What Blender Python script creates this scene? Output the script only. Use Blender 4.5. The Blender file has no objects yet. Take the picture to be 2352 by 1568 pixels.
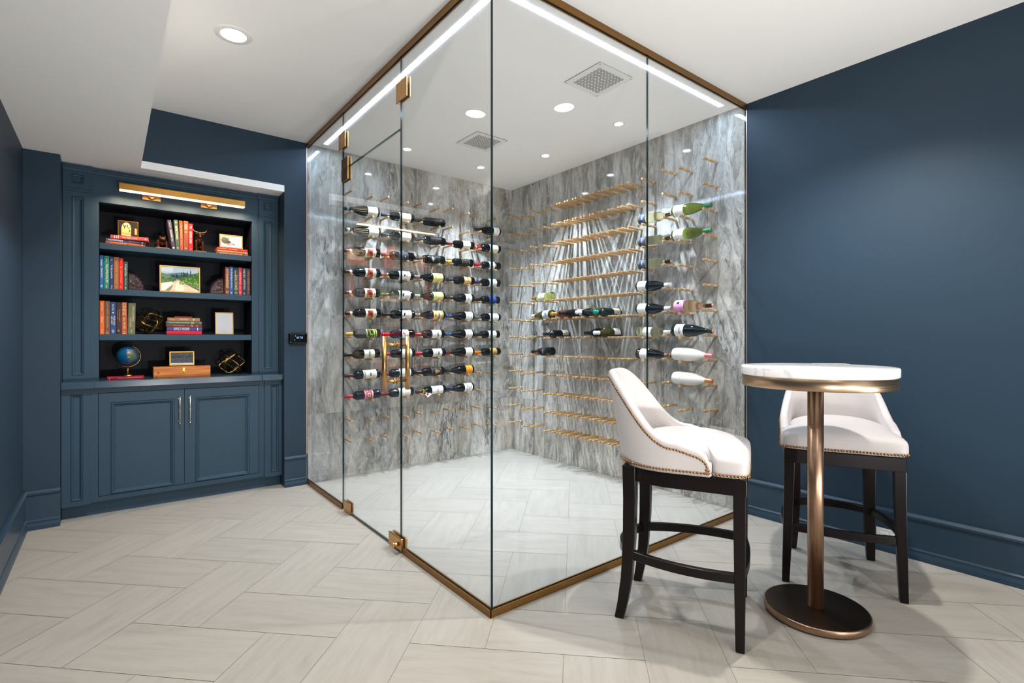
import bpy, bmesh, math, random
from mathutils import Matrix, Vector
random.seed(7)
scene = bpy.context.scene
COL = scene.collection
PI = math.pi

# ------------------------------------------------------------------ helpers
def lin(c):
    out = []
    for v in c[:3]:
        v = v / 255.0
        out.append(v / 12.92 if v <= 0.04045 else ((v + 0.055) / 1.055) ** 2.4)
    return (out[0], out[1], out[2], 1.0)

MATS = {}
def mat(name, rgb=(128, 128, 128), rough=0.5, metal=0.0, spec=0.5, emit=None, strength=0.0, trans=0.0, ior=1.45, coat=0.0):
    if name in MATS:
        return MATS[name]
    m = bpy.data.materials.new(name)
    m.use_nodes = True
    b = m.node_tree.nodes['Principled BSDF']
    b.inputs['Base Color'].default_value = lin(rgb)
    b.inputs['Roughness'].default_value = rough
    b.inputs['Metallic'].default_value = metal
    b.inputs['Specular IOR Level'].default_value = spec
    b.inputs['IOR'].default_value = ior
    b.inputs['Transmission Weight'].default_value = trans
    b.inputs['Coat Weight'].default_value = coat
    if emit:
        b.inputs['Emission Color'].default_value = lin(emit)
        b.inputs['Emission Strength'].default_value = strength
    MATS[name] = m
    return m

def nodes(m):
    nt = m.node_tree
    return nt, nt.nodes, nt.links, nt.nodes['Principled BSDF']

def ramp(nd, stops):
    r = nd.new('ShaderNodeValToRGB')
    el = r.color_ramp.elements
    while len(el) < len(stops):
        el.new(0.5)
    for e, (p, c) in zip(el, stops):
        e.position = p
        e.color = lin(c)
    return r

class MB:
    """collects shapes into one mesh"""
    def __init__(s):
        s.v = []; s.f = []; s.m = []; s.sm = []
    def add(s, vs, fs, mi=0, smooth=False):
        o = len(s.v)
        s.v += [tuple(p) for p in vs]
        for f in fs:
            s.f.append([o + i for i in f]); s.m.append(mi); s.sm.append(smooth)
    def box(s, x0, x1, y0, y1, z0, z1, mi=0):
        vs = [(x0,y0,z0),(x1,y0,z0),(x1,y1,z0),(x0,y1,z0),(x0,y0,z1),(x1,y0,z1),(x1,y1,z1),(x0,y1,z1)]
        s.add(vs, [(0,3,2,1),(4,5,6,7),(0,1,5,4),(1,2,6,5),(2,3,7,6),(3,0,4,7)], mi)
    def obox(s, c, ax, ay, az, mi=0):
        """oriented box: centre and three half-axis vectors"""
        c = Vector(c); ax = Vector(ax); ay = Vector(ay); az = Vector(az)
        vs = []
        for k in (-1, 1):
            for a, b in ((-1,-1),(1,-1),(1,1),(-1,1)):
                vs.append(c + a*ax + b*ay + k*az)
        s.add(vs, [(0,3,2,1),(4,5,6,7),(0,1,5,4),(1,2,6,5),(2,3,7,6),(3,0,4,7)], mi)
    def loft(s, rings, mi=0, smooth=True, closed=True, cap0=True, cap1=True):
        n = len(rings[0]); vs = []; fs = []
        for r in rings: vs += list(r)
        for i in range(len(rings)-1):
            for j in range(n if closed else n-1):
                a = i*n+j; b = i*n+(j+1) % n
                fs.append((a, b, b+n, a+n))
        s.add(vs, fs, mi, smooth)
        if cap0: s.add(rings[0], [tuple(reversed(range(n)))], mi, False)
        if cap1: s.add(rings[-1], [tuple(range(n))], mi, False)
    def lathe(s, prof, n=24, mi=0, smooth=True, M=None, cap0=True, cap1=True):
        rings = []
        for r, z in prof:
            ring = [Vector((r*math.cos(2*PI*k/n), r*math.sin(2*PI*k/n), z)) for k in range(n)]
            if M is not None: ring = [M @ p for p in ring]
            rings.append(ring)
        s.loft(rings, mi, smooth, True, cap0, cap1)
    def cyl(s, p0, p1, r0, r1=None, n=12, mi=0, smooth=True):
        r1 = r0 if r1 is None else r1
        p0 = Vector(p0); p1 = Vector(p1); d = p1 - p0
        q = d.to_track_quat('Z', 'Y').to_matrix().to_4x4()
        M = Matrix.Translation(p0) @ q
        s.lathe([(r0, 0), (r1, d.length)], n, mi, smooth, M)
    def tube(s, pts, r, n=8, mi=0, closed=False, rf=None):
        pts = [Vector(p) for p in pts]; rings = []; up = None
        N = len(pts)
        for i, p in enumerate(pts):
            a = pts[(i-1) % N] if (closed or i > 0) else p
            b = pts[(i+1) % N] if (closed or i < N-1) else p
            t = (b-a).normalized()
            if up is None:
                up = t.orthogonal().normalized()
            up = (up - t*up.dot(t)).normalized()
            w = t.cross(up)
            rr = r if rf is None else r*rf(i)
            rings.append([p + rr*(math.cos(2*PI*k/n)*up + math.sin(2*PI*k/n)*w) for k in range(n)])
        if closed: rings.append(rings[0])
        s.loft(rings, mi, True, True, not closed, not closed)
    def prism(s, poly, z0, z1, mi=0, smooth=False):
        a = [(x, y, z0) for x, y in poly]; b = [(x, y, z1) for x, y in poly]
        s.loft([a, b], mi, smooth)
    def sweep(s, prof, p0, p1, nrm, mi=0):
        """profile (out, z) swept along a wall from p0 to p1 (xy), pushed out along nrm"""
        r = []
        for p in (p0, p1):
            r.append([(p[0]+nrm[0]*o, p[1]+nrm[1]*o, z) for o, z in prof])
        s.loft(r, mi, False)
    def rings(s, loops, mi=0, cap=True):
        """nested rectangles in an XZ plane: (x0, x1, z0, z1, y) from the outside in"""
        R = [[(a,y,c),(b,y,c),(b,y,d),(a,y,d)] for a, b, c, d, y in loops]
        s.loft(R, mi, False, True, False, cap)
    def sphere(s, c, r, nu=16, nv=10, mi=0, M=None):
        """ellipsoid; r is a triple"""
        rings = []
        for i in range(1, nv):
            t = PI*i/nv
            ring = [Vector((c[0]+r[0]*math.sin(t)*math.cos(2*PI*k/nu), c[1]+r[1]*math.sin(t)*math.sin(2*PI*k/nu), c[2]-r[2]*math.cos(t))) for k in range(nu)]
            if M is not None: ring = [M @ p for p in ring]
            rings.append(ring)
        s.loft(rings, mi, True)
    def build(s, name, ms, parent=None, bevel=0, seg=2, sub=0):
        me = bpy.data.meshes.new(name)
        me.from_pydata(s.v, [], s.f)
        if not isinstance(ms, (list, tuple)): ms = [ms]
        for m in ms: me.materials.append(m)
        me.polygons.foreach_set('material_index', s.m)
        me.polygons.foreach_set('use_smooth', s.sm)
        me.update()
        bm = bmesh.new(); bm.from_mesh(me)
        bmesh.ops.remove_doubles(bm, verts=bm.verts, dist=1e-6)
        bmesh.ops.recalc_face_normals(bm, faces=bm.faces)
        bm.to_mesh(me); bm.free()
        o = bpy.data.objects.new(name, me)
        COL.objects.link(o)
        if parent is not None: o.parent = parent
        if bevel:
            b = o.modifiers.new('bevel', 'BEVEL'); b.width = bevel; b.segments = seg; b.limit_method = 'ANGLE'; b.angle_limit = 0.6
        if sub:
            b = o.modifiers.new('sub', 'SUBSURF'); b.levels = sub; b.render_levels = sub
        return o

def tag(o, label=None, cat=None, group=None, kind=None):
    if label: o['label'] = label
    if cat: o['category'] = cat
    if group: o['group'] = group
    if kind: o['kind'] = kind
    return o
def thing(name, label, cat, loc=(0,0,0), rz=0, group=None):
    o = bpy.data.objects.new(name, None); COL.objects.link(o)
    o.empty_display_size = 0.05
    o.location = loc; o.rotation_euler = (0, 0, rz)
    return tag(o, label, cat, group)
def struct(o):
    o['kind'] = 'structure'; return o
def copy_tree(o, parent=None):
    c = o.copy(); COL.objects.link(c)
    if parent is not None: c.parent = parent
    for ch in list(o.children): copy_tree(ch, c)
    return c
def frame_matrix(o, x, y, z):
    M = Matrix((( x[0], y[0], z[0], o[0]), (x[1], y[1], z[1], o[1]), (x[2], y[2], z[2], o[2]), (0,0,0,1)))
    return M

def rest(root, z):
    """set a thing down so that its lowest vertex stands on height z"""
    bpy.context.view_layer.update()
    lo = 1e9
    def walk(o):
        nonlocal lo
        if o.type == 'MESH':
            M = o.matrix_world
            for v in o.data.vertices: lo = min(lo, (M @ v.co).z)
        for c in o.children: walk(c)
    walk(root)
    root.location.z += z + .0003 - lo
    return root
_tc = None
def text_mesh(s, w, h, stretch=1.7):
    """letters of s as a flat mesh centred on the origin, fitted in w x h"""
    global _tc
    cu = bpy.data.curves.new('t', 'FONT'); cu.body = s; cu.size = 1.0; cu.resolution_u = 2
    ob = bpy.data.objects.new('t', cu)
    sc2 = bpy.data.scenes.get('txt') or bpy.data.scenes.new('txt')
    sc2.collection.objects.link(ob)
    vl = sc2.view_layers[0]; vl.update()
    dg = vl.depsgraph; dg.update()
    me = bpy.data.meshes.new_from_object(ob.evaluated_get(dg))
    xs = [v.co.x for v in me.vertices]; ys = [v.co.y for v in me.vertices]
    bw = max(xs)-min(xs); bh = max(ys)-min(ys)
    sx = w/bw; sy = h/bh
    if sx > sy*stretch: sx = sy*stretch
    if sy > sx*stretch: sy = sx*stretch
    cx = (max(xs)+min(xs))/2; cy = (max(ys)+min(ys))/2
    vs = [((v.co.x-cx)*sx, (v.co.y-cy)*sy, 0) for v in me.vertices]
    fs = [tuple(p.vertices) for p in me.polygons]
    bpy.data.objects.remove(ob); bpy.data.curves.remove(cu); bpy.data.meshes.remove(me)
    return vs, fs

ORD = ['first','second','third','fourth','fifth','sixth','seventh','eighth','ninth','tenth','eleventh','twelfth','thirteenth','fourteenth','fifteenth','sixteenth','seventeenth','eighteenth']

# ------------------------------------------------------------------ materials
def noise_bump(m, scale, strength, dist=0.002):
    nt, nd, lk, b = nodes(m)
    tc = nd.new('ShaderNodeTexCoord'); n = nd.new('ShaderNodeTexNoise'); n.inputs['Scale'].default_value = scale
    n.inputs['Detail'].default_value = 4
    lk.new(tc.outputs['Object'], n.inputs['Vector'])
    bp = nd.new('ShaderNodeBump'); bp.inputs['Strength'].default_value = strength; bp.inputs['Distance'].default_value = dist
    lk.new(n.outputs['Fac'], bp.inputs['Height']); lk.new(bp.outputs['Normal'], b.inputs['Normal'])
    return m
M_blue = noise_bump(mat('blue_wall_paint', (38, 56, 71), 0.5, spec=0.3), 260, 0.06)
M_trim = mat('blue_trim_paint', (40, 60, 76), 0.33, spec=0.4)
M_cab = mat('blue_cabinet_paint', (45, 67, 83), 0.46, spec=0.25)
M_counter = mat('blue_lacquer_top', (43, 64, 80), 0.2, spec=0.3)
M_dark = mat('dark_gap', (5, 8, 12), 0.8)
M_inner_shade = mat('bookcase_interior_shade', (17, 21, 31), 0.55, spec=0.25)  # cabinet blue darkened: shade inside the shelves is put into the colour
M_ceil = noise_bump(mat('ceiling_paint', (240, 238, 235), 0.8, spec=0.2), 180, 0.05)
M_brass = mat('brushed_brass', (198, 152, 98), 0.32, metal=1.0)
M_brass_peg = mat('satin_brass_peg', (216, 176, 126), 0.38, metal=.72)
M_brass_dark = mat('bronze_channel', (146, 108, 62), 0.38, metal=1.0)
M_gold = mat('polished_gold', (226, 180, 104), 0.25, metal=1.0)
M_bronze = mat('dark_bronze', (66, 42, 30), 0.38, metal=0.85)
M_white = mat('white_plastic', (232, 230, 226), 0.4)
M_fit = mat('white_fixture', (226, 224, 220), 0.5)

def marble():
    m = mat('grey_vein_marble', (150, 150, 148), 0.07, spec=0.5)
    nt, nd, lk, b = nodes(m)
    def noise(src, scale, detail, rough, dist):
        n = nd.new('ShaderNodeTexNoise'); n.inputs['Scale'].default_value = scale; n.inputs['Detail'].default_value = detail
        n.inputs['Roughness'].default_value = rough; n.inputs['Distortion'].default_value = dist
        lk.new(src, n.inputs['Vector']); return n
    def mixc(fac, c1, rgb, mode='MIX'):
        x = nd.new('ShaderNodeMixRGB'); x.blend_type = mode; x.inputs['Color2'].default_value = lin(rgb)
        lk.new(fac, x.inputs['Fac']); lk.new(c1, x.inputs['Color1']); return x.outputs['Color']
    def scaled(src, v):
        mp = nd.new('ShaderNodeMapping'); mp.inputs['Scale'].default_value = v; lk.new(src, mp.inputs['Vector']); return mp.outputs['Vector']
    def madd(a, k, c):
        x = nd.new('ShaderNodeVectorMath'); x.operation = 'MULTIPLY_ADD'; x.inputs[1].default_value = k
        lk.new(a, x.inputs[0]); lk.new(c, x.inputs[2]); return x.outputs[0]
    tc = nd.new('ShaderNodeTexCoord'); at = nd.new('ShaderNodeAttribute'); at.attribute_name = 'rnd'
    off = nd.new('ShaderNodeVectorMath'); off.operation = 'ADD'
    lk.new(scaled(tc.outputs['Object'], (3.4, 3.4, .95)), off.inputs[0]); lk.new(at.outputs['Vector'], off.inputs[1])
    p = off.outputs[0]
    w1 = noise(p, 0.9, 4, .55, 0); q = madd(w1.outputs['Color'], (1.0, 1.0, .7), p)
    w2 = noise(q, 2.6, 4, .6, 0); q2 = madd(w2.outputs['Color'], (.5, .5, .3), q)
    # flowing ground
    n1 = noise(q2, 1.7, 15, .80, .2)
    r1 = ramp(nd, [(.32, (104, 101, 95)), (.42, (146, 143, 136)), (.51, (184, 181, 174)), (.63, (216, 214, 208))]); lk.new(n1.outputs['Fac'], r1.inputs['Fac'])
    col = r1.outputs['Color']
    # long ribbons
    n5 = noise(scaled(q2, (1.9, 1.9, .5)), 1.6, 8, .66, .4)
    r5 = ramp(nd, [(.38, (215, 215, 215)), (.46, (0, 0, 0))]); lk.new(n5.outputs['Fac'], r5.inputs['Fac'])
    col = mixc(r5.outputs['Color'], col, (132, 127, 118))
    # charcoal flakes, gathered in patches
    n2 = noise(scaled(q2, (1, 1, .75)), 9.0, 10, .78, .4); n2b = noise(q, 1.3, 3, .5, 0)
    mu = nd.new('ShaderNodeMath'); mu.operation = 'MULTIPLY_ADD'; mu.inputs[1].default_value = .55
    lk.new(n2b.outputs['Fac'], mu.inputs[0]); lk.new(n2.outputs['Fac'], mu.inputs[2])
    r2 = ramp(nd, [(.61, (235, 235, 235)), (.69, (0, 0, 0))]); lk.new(mu.outputs[0], r2.inputs['Fac'])
    col = mixc(r2.outputs['Color'], col, (78, 76, 73))
    # pale hair veins
    n3 = noise(scaled(q2, (1.2, 1.2, .7)), 1.9, 7, .55, .9)
    r3 = ramp(nd, [(.474, (0, 0, 0)), (.497, (185, 185, 185)), (.52, (0, 0, 0))]); lk.new(n3.outputs['Fac'], r3.inputs['Fac'])
    col = mixc(r3.outputs['Color'], col, (228, 228, 224))
    # taupe clouds
    n4 = noise(p, .8, 2, .5, 0)
    r4 = ramp(nd, [(.42, (0, 0, 0)), (.66, (190, 190, 190))]); lk.new(n4.outputs['Fac'], r4.inputs['Fac'])
    col = mixc(r4.outputs['Color'], col, (220, 207, 192), 'MULTIPLY')
    lk.new(col, b.inputs['Base Color'])
    return m
M_marble = marble()
M_grout_w = mat('marble_joint', (176, 178, 178), 0.6)

def floor_tile():
    m = mat('floor_tile_stone', (205, 198, 188), 0.38, spec=0.35)
    nt, nd, lk, b = nodes(m)
    uv = nd.new('ShaderNodeUVMap'); at = nd.new('ShaderNodeAttribute'); at.attribute_name = 'rnd'
    mp = nd.new('ShaderNodeMapping'); mp.inputs['Scale'].default_value = (3.2, 26, 1)
    lk.new(uv.outputs['UV'], mp.inputs['Vector'])
    n = nd.new('ShaderNodeTexNoise'); n.inputs['Scale'].default_value = 1.0; n.inputs['Detail'].default_value = 9; n.inputs['Roughness'].default_value = 0.72; n.inputs['Distortion'].default_value = 0.5
    lk.new(mp.outputs['Vector'], n.inputs['Vector'])
    r = ramp(nd, [(0.30, (146, 140, 131)), (0.52, (156, 150, 141)), (0.75, (161, 156, 147))])
    lk.new(n.outputs['Fac'], r.inputs['Fac'])
    # a few pale veins and dark hair marks
    mp2 = nd.new('ShaderNodeMapping'); mp2.inputs['Scale'].default_value = (3, 7, 1)
    lk.new(uv.outputs['UV'], mp2.inputs['Vector'])
    n2 = nd.new('ShaderNodeTexNoise'); n2.inputs['Scale'].default_value = 1.0; n2.inputs['Detail'].default_value = 5; n2.inputs['Distortion'].default_value = 1.5
    lk.new(mp2.outputs['Vector'], n2.inputs['Vector'])
    r2 = ramp(nd, [(0.492, (0, 0, 0)), (0.5, (70, 70, 70)), (0.508, (0, 0, 0))])
    lk.new(n2.outputs['Fac'], r2.inputs['Fac'])
    mx = nd.new('ShaderNodeMixRGB'); mx.inputs['Color2'].default_value = lin((178, 174, 168))
    lk.new(r2.outputs['Color'], mx.inputs['Fac']); lk.new(r.outputs['Color'], mx.inputs['Color1'])
    # tile to tile tone
    mr = nd.new('ShaderNodeMapRange'); mr.inputs['To Min'].default_value = 0.95; mr.inputs['To Max'].default_value = 1.03
    lk.new(at.outputs['Fac'], mr.inputs['Value'])
    mul = nd.new('ShaderNodeVectorMath'); mul.operation = 'SCALE'
    lk.new(mx.outputs['Color'], mul.inputs[0]); lk.new(mr.outputs['Result'], mul.inputs['Scale'])
    lk.new(mul.outputs['Vector'], b.inputs['Base Color'])
    return m
M_tile = floor_tile()
M_grout = mat('floor_grout', (124, 117, 109), 0.8)

def pane_glass():
    m = bpy.data.materials.new('clear_pane_glass'); m.use_nodes = True
    nt = m.node_tree; nd = nt.nodes; lk = nt.links
    for n in list(nd): nd.remove(n)
    out = nd.new('ShaderNodeOutputMaterial'); mx = nd.new('ShaderNodeMixShader'); fr = nd.new('ShaderNodeFresnel'); ge = nd.new('ShaderNodeNewGeometry'); mr = nd.new('ShaderNodeMapRange'); mr.inputs['To Min'].default_value = 1.42; mr.inputs['To Max'].default_value = 1/1.42
    lk.new(ge.outputs['Backfacing'], mr.inputs['Value']); lk.new(mr.outputs['Result'], fr.inputs['IOR'])   # a thin sheet reflects alike from both sides
    tr = nd.new('ShaderNodeBsdfTransparent'); tr.inputs['Color'].default_value = (0.980, 0.987, 0.990, 1)
    gl = nd.new('ShaderNodeBsdfGlossy'); gl.inputs['Roughness'].default_value = 0.0; gl.inputs['Color'].default_value = (0.95, 0.97, 0.97, 1)
    lk.new(fr.outputs[0], mx.inputs[0]); lk.new(tr.outputs[0], mx.inputs[1]); lk.new(gl.outputs[0], mx.inputs[2]); lk.new(mx.outputs[0], out.inputs[0])
    return m
M_glass = pane_glass()
def edge_glass():
    m = mat('glass_edge_teal', (4, 24, 27), 0.12, spec=0.5)
    nt, nd, lk, b = nodes(m)
    out = nd['Material Output']; mx = nd.new('ShaderNodeMixShader'); mx.inputs[0].default_value = .62
    tr = nd.new('ShaderNodeBsdfTransparent'); tr.inputs['Color'].default_value = (.30, .52, .52, 1)
    lk.new(tr.outputs[0], mx.inputs[1]); lk.new(b.outputs[0], mx.inputs[2]); lk.new(mx.outputs[0], out.inputs[0])
    return m
M_gedge = edge_glass()
M_gcorner = mat('glass_corner_teal', (4, 28, 30), 0.12, spec=0.5)

# ------------------------------------------------------------------ room shell
HC = 2.74; SOF = 2.32; XL = -0.415; XR = 3.365; YB = 4.28; YM = 4.30; Y0 = -3.3; XG = 1.254; YG = 1.746

# floor: herringbone of 2:1 stone tiles laid at 45 degrees
def make_floor():
    T = 0.294; u0 = 2.200; v0 = -0.040; g = 0.0011; r2 = math.sqrt(0.5)
    vs = []; fs = []; rnd = []; uvs = []
    def w(u, v): return ((u+v)*r2, (u-v)*r2, 0.0)
    rg = random.Random(3)
    for i in range(-22, 14):
        for j in range(-22, 22):
            k = (j - i) % 4
            if k == 0: a = (i, i+1, j, j+2)
            elif k == 3: a = (i, i+2, j, j+1)
            else: continue
            ua, ub, va, vb = (u0+a[0]*T+g, u0+a[1]*T-g, v0+a[2]*T+g, v0+a[3]*T-g)
            c = w((ua+ub)/2, (va+vb)/2)
            if c[0] < XL-.5 or c[0] > XR+.5 or c[1] < Y0-.5 or c[1] > 5.3: continue
            o = len(vs)
            vs += [w(ua,va), w(ub,va), w(ub,vb), w(ua,vb)]
            fs.append((o, o+1, o+2, o+3)); rnd.append(rg.random())
            ou, ov = rg.random()*40, rg.random()*40
            if k == 3: q = [(0,0),(2*T,0),(2*T,T),(0,T)]
            else: q = [(0,T),(0,0),(2*T,0),(2*T,T)]
            uvs += [(x+ou, y+ov) for x, y in q]
    n = len(vs)
    vs += [(XL-.6, Y0-.6, -0.0012), (XR+.6, Y0-.6, -0.0012), (XR+.6, 5.4, -0.0012), (XL-.6, 5.4, -0.0012)]
    fs.append((n, n+1, n+2, n+3)); rnd.append(0.5); uvs += [(0,0)]*4
    me = bpy.data.meshes.new('floor'); me.from_pydata(vs, [], fs)
    me.materials.append(M_tile); me.materials.append(M_grout)
    me.polygons[len(fs)-1].material_index = 1
    ul = me.uv_layers.new(name='UVMap')
    for li, q in enumerate(uvs): ul.data[li].uv = q
    at = me.attributes.new('rnd', 'FLOAT', 'FACE')
    at.data.foreach_set('value', rnd)
    # faces look up
    bm = bmesh.new(); bm.from_mesh(me)
    for f in bm.faces:
        if f.normal.z < 0: f.normal_flip()
    bm.to_mesh(me); bm.free()
    o = bpy.data.objects.new('floor', me); COL.objects.link(o); struct(o)
make_floor()

b = MB(); b.box(XL-.1, XR+.1, Y0-.1, YB+.7, HC, HC+.1); struct(b.build('ceiling', M_ceil))
b = MB(); b.box(XL, 0.165, Y0, YB-.001, SOF, HC-.001); struct(b.build('ceiling_soffit', M_ceil))
b = MB(); b.box(-.245, 1.08, YB, YB+.62, SOF, SOF+.05); struct(b.build('ceiling_niche', M_ceil))
b = MB(); b.box(XL-.1, XL, Y0-.1, YB+.7, 0, HC); struct(b.build('wall_left', M_blue))
b = MB()
b.box(XL, -.245, YB, YB+.7, 0, HC)            # column left of the niche
b.box(1.08, 1.246, YB, YB+.7, 0, HC)          # stub between niche and cellar
b.box(-.245, 1.08, YB, YB+.7, SOF+.05, HC)    # header over the niche
b.box(-.245, 1.08, YB+.62, YB+.7, 0, SOF+.05) # back of the niche
struct(b.build('wall_back', M_blue))
b = MB(); b.box(XR, XR+.1, Y0-.1, 1.744, 0, HC); struct(b.build('wall_right', M_blue))
# far end of the room, behind the viewer; wide window added for fill light
WX0, WX1, WZ0, WZ1 = -.15, 3.15, .30, 2.60
b = MB(); b.box(XL-.1, WX0, Y0-.1, Y0, 0, HC); b.box(WX1, XR+.1, Y0-.1, Y0, 0, HC); b.box(WX0, WX1, Y0-.1, Y0, 0, WZ0); b.box(WX0, WX1, Y0-.1, Y0, WZ1, HC)
struct(b.build('wall_front', M_blue))
b = MB()
for k in range(4):
    x = WX0 + (WX1-WX0-.05)*k/3; b.box(x, x+.05, Y0-.08, Y0-.02, WZ0, WZ1)
b.box(WX0, WX1, Y0-.079, Y0-.021, WZ0, WZ0+.05); b.box(WX0, WX1, Y0-.079, Y0-.021, WZ1-.05, WZ1)
struct(b.build('added_window_1', mat('added_window_frame', (230, 230, 228), .4)))

# marble slab cladding of the two cellar walls
def cladding(name, axis, lo, hi, plane, seams_h, seams_v):
    zs = [0.0] + seams_h + [HC]; ss = [lo] + seams_v + [hi]
    vs = []; fs = []; rnd = []; mi = []
    g = 0.0009; rg = random.Random(11 if axis == 'x' else 12)
    def P(s_, z, d=0.0):
        return (s_, plane+d, z) if axis == 'x' else (plane+d, s_, z)
    for i in range(len(ss)-1):
        for j in range(len(zs)-1):
            o = len(vs); a, b_, c, d = ss[i]+g, ss[i+1]-g, zs[j]+g, zs[j+1]-g
            vs += [P(a,c), P(b_,c), P(b_,d), P(a,d)]
            fs.append((o,o+1,o+2,o+3)); rnd.append((rg.random()*0.9+i*0.35, rg.random()*0.9+i*.2, rg.random()*3)); mi.append(0)
    o = len(vs)
    vs += [P(lo,0,.001), P(hi,0,.001), P(hi,HC,.001), P(lo,HC,.001), P(lo,0,.1), P(hi,0,.1), P(hi,HC,.1), P(lo,HC,.1)]
    for f in ((0,1,2,3),(4,5,6,7),(0,1,5,4),(1,2,6,5),(2,3,7,6),(3,0,4,7)):
        fs.append(tuple(o+k for k in f)); rnd.append((0,0,0)); mi.append(1)
    me = bpy.data.meshes.new(name); me.from_pydata(vs, [], fs)
    me.materials.append(M_marble); me.materials.append(M_grout_w)
    me.polygons.foreach_set('material_index', mi)
    at = me.attributes.new('rnd', 'FLOAT_VECTOR', 'FACE')
    at.data.foreach_set('vector', [c for v in rnd for c in v])
    ob = bpy.data.objects.new(name, me); COL.objects.link(ob); struct(ob)
cladding('wall_cellar_back', 'x', 1.247, XR+.1, YM, [0.55, 1.362, 2.175], [1.946, 2.655])
cladding('wall_cellar_right', 'y', 1.745, YM-.002, XR, [0.55, 1.362, 2.175], [2.392, 3.108, 3.80])

# baseboards
BP = [(0,0),(.024,0),(.024,.022),(.018,.040),(.019,.052),(.014,.060),(.014,.205),(.021,.212),(.022,.224),(.013,.238),(0,.238)]
def board(name, p0, p1, n):
    b = MB(); b.sweep(BP, p0, p1, n); return struct(b.build(name, M_trim))
board('baseboard_left', (XL, Y0), (XL, YB), (1, 0))
board('baseboard_back', (XL, YB), (-.243, YB), (0, -1))
board('baseboard_back_stub', (1.078, YB), (1.243, YB), (0, -1))
board('baseboard_right', (XR, Y0), (XR, 1.742), (-1, 0))
board('baseboard_front', (XL, Y0), (XR, Y0), (0, 1))
# ------------------------------------------------------------------ glass enclosure
def pane(name, x0, x1, y0, y1, z0, z1, parent=None, edge=None):
    """sheet of glass: clear faces, teal edges"""
    b = MB()
    vs = [(x0,y0,z0),(x1,y0,z0),(x1,y1,z0),(x0,y1,z0),(x0,y0,z1),(x1,y0,z1),(x1,y1,z1),(x0,y1,z1)]
    F = [(0,3,2,1),(4,5,6,7),(0,1,5,4),(1,2,6,5),(2,3,7,6),(3,0,4,7)]
    thinx = (x1-x0) < (y1-y0)
    for k, f in enumerate(F):
        big = (k in (3, 5)) if thinx else (k in (2, 4))
        b.add(vs, [f], 0 if big else 1)
    return b.build(name, [M_glass, edge or M_gedge], parent)
GZ0, GZ1 = 0.012, 2.728
GT = 0.0105
DY0, DY1 = 2.593, 3.480          # door span
tag(pane('glass_sheet', XG, XG+GT, DY1+.002, YM-.002, GZ0, GZ1), 'narrow fixed glass panel between the blue wall and the glass door', 'glass panel', 'fixed cellar glass')
tag(pane('glass_sheet', XG, XG+GT, YG, DY0-.002, GZ0, GZ1, None, M_gcorner), 'fixed glass panel between the glass door and the cellar corner', 'glass panel', 'fixed cellar glass')
tag(pane('glass_sheet', XG+GT+.001, 2.307, YG, YG+GT, GZ0, GZ1, None, M_gcorner), 'wide fixed glass panel right of the cellar corner, behind the near bar stool', 'glass panel', 'fixed cellar glass')
tag(pane('glass_sheet', 2.310, XR-.003, YG, YG+GT, GZ0, GZ1), 'fixed glass panel meeting the blue wall at the right end of the cellar', 'glass panel', 'fixed cellar glass')
tr_ = tag(pane('transom_sheet', XG, XG+GT, DY0+.001, DY1-.001, 2.319, GZ1), 'glass transom above the glass cellar door held by brass clamps', 'glass panel')
def plates(b, y0, y1, z0, z1, t=.007, mi=0):
    b.box(XG-t-.001, XG-.001, y0, y1, z0, z1, mi); b.box(XG+GT+.001, XG+GT+t+.001, y0, y1, z0, z1, mi)
    b.box(XG-.001, XG+GT+.001, y0+.012, y1-.012, z0+.012, z1-.012, mi)
for y0, y1 in ((2.538, 2.594-.0006), (3.4794, 3.536)):
    pass
for ya, yb in ((2.505, 2.632), (3.419, 3.536)):
    b = MB()
    ym = DY0 if ya < 3 else DY1
    b.box(XG-.008, XG-.001, ya, ym-.0006, 2.462, 2.571); b.box(XG-.008, XG-.001, ym+.0006, yb, 2.462, 2.571)
    b.box(XG+GT+.001, XG+GT+.008, ya, yb, 2.462, 2.571)
    b.build('clamp', M_brass, tr_, .0012, 1)
door = thing('glass_door', 'frameless glass cellar door with brass ladder pull handle', 'door', (0,0,0)); door['kind'] = 'thing'
pane('pane', XG, XG+GT, DY0+.002, DY1-.002, 0.012, 2.314, door)
b = MB(); b.box(XG+.001, XG+GT-.001, DY0+.09, DY1-.09, .004, .0118); b.build('door_sweep', mat('grey_seal', (74, 70, 64), .5), door)
b = MB()
b.box(XG-.009, XG-.001, 3.364, 3.478, 2.231, 2.3155); b.box(XG-.009, XG-.001, 3.364, 3.478, 2.3172, 2.384)
b.box(XG+GT+.001, XG+GT+.009, 3.364, 3.478, 2.231, 2.384)
o = b.build('pivot_hinge', M_brass, door, .0012, 1)
b = MB()
b.box(XG-.009, XG-.001, 3.325, 3.440, .014, .078); b.box(XG+GT+.001, XG+GT+.009, 3.325, 3.440, .014, .078)
b.box(XG-.008, XG+GT+.008, 3.33, 3.435, .001, .0135)
b.build('pivot_hinge', M_brass, door, .0012, 1)
b = MB()
b.box(XG-.014, XG-.001, 2.557, 2.715, .016, .080); b.box(XG+GT+.001, XG+GT+.014, 2.557, 2.715, .016, .080)
lk_ = b.build('door_lock', M_brass, door, .0015, 1)
b = MB(); b.cyl((XG-.014, 2.588, .047), (XG-.042, 2.588, .047), .011, .011, 20); b.cyl((XG-.042, 2.588, .047), (XG-.050, 2.588, .047), .017, .017, 24)
b.cyl((XG-.0501, 2.588, .047), (XG-.0508, 2.588, .047), .006, .006, 12)
b.build('lock_knob', M_brass, lk_)
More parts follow.
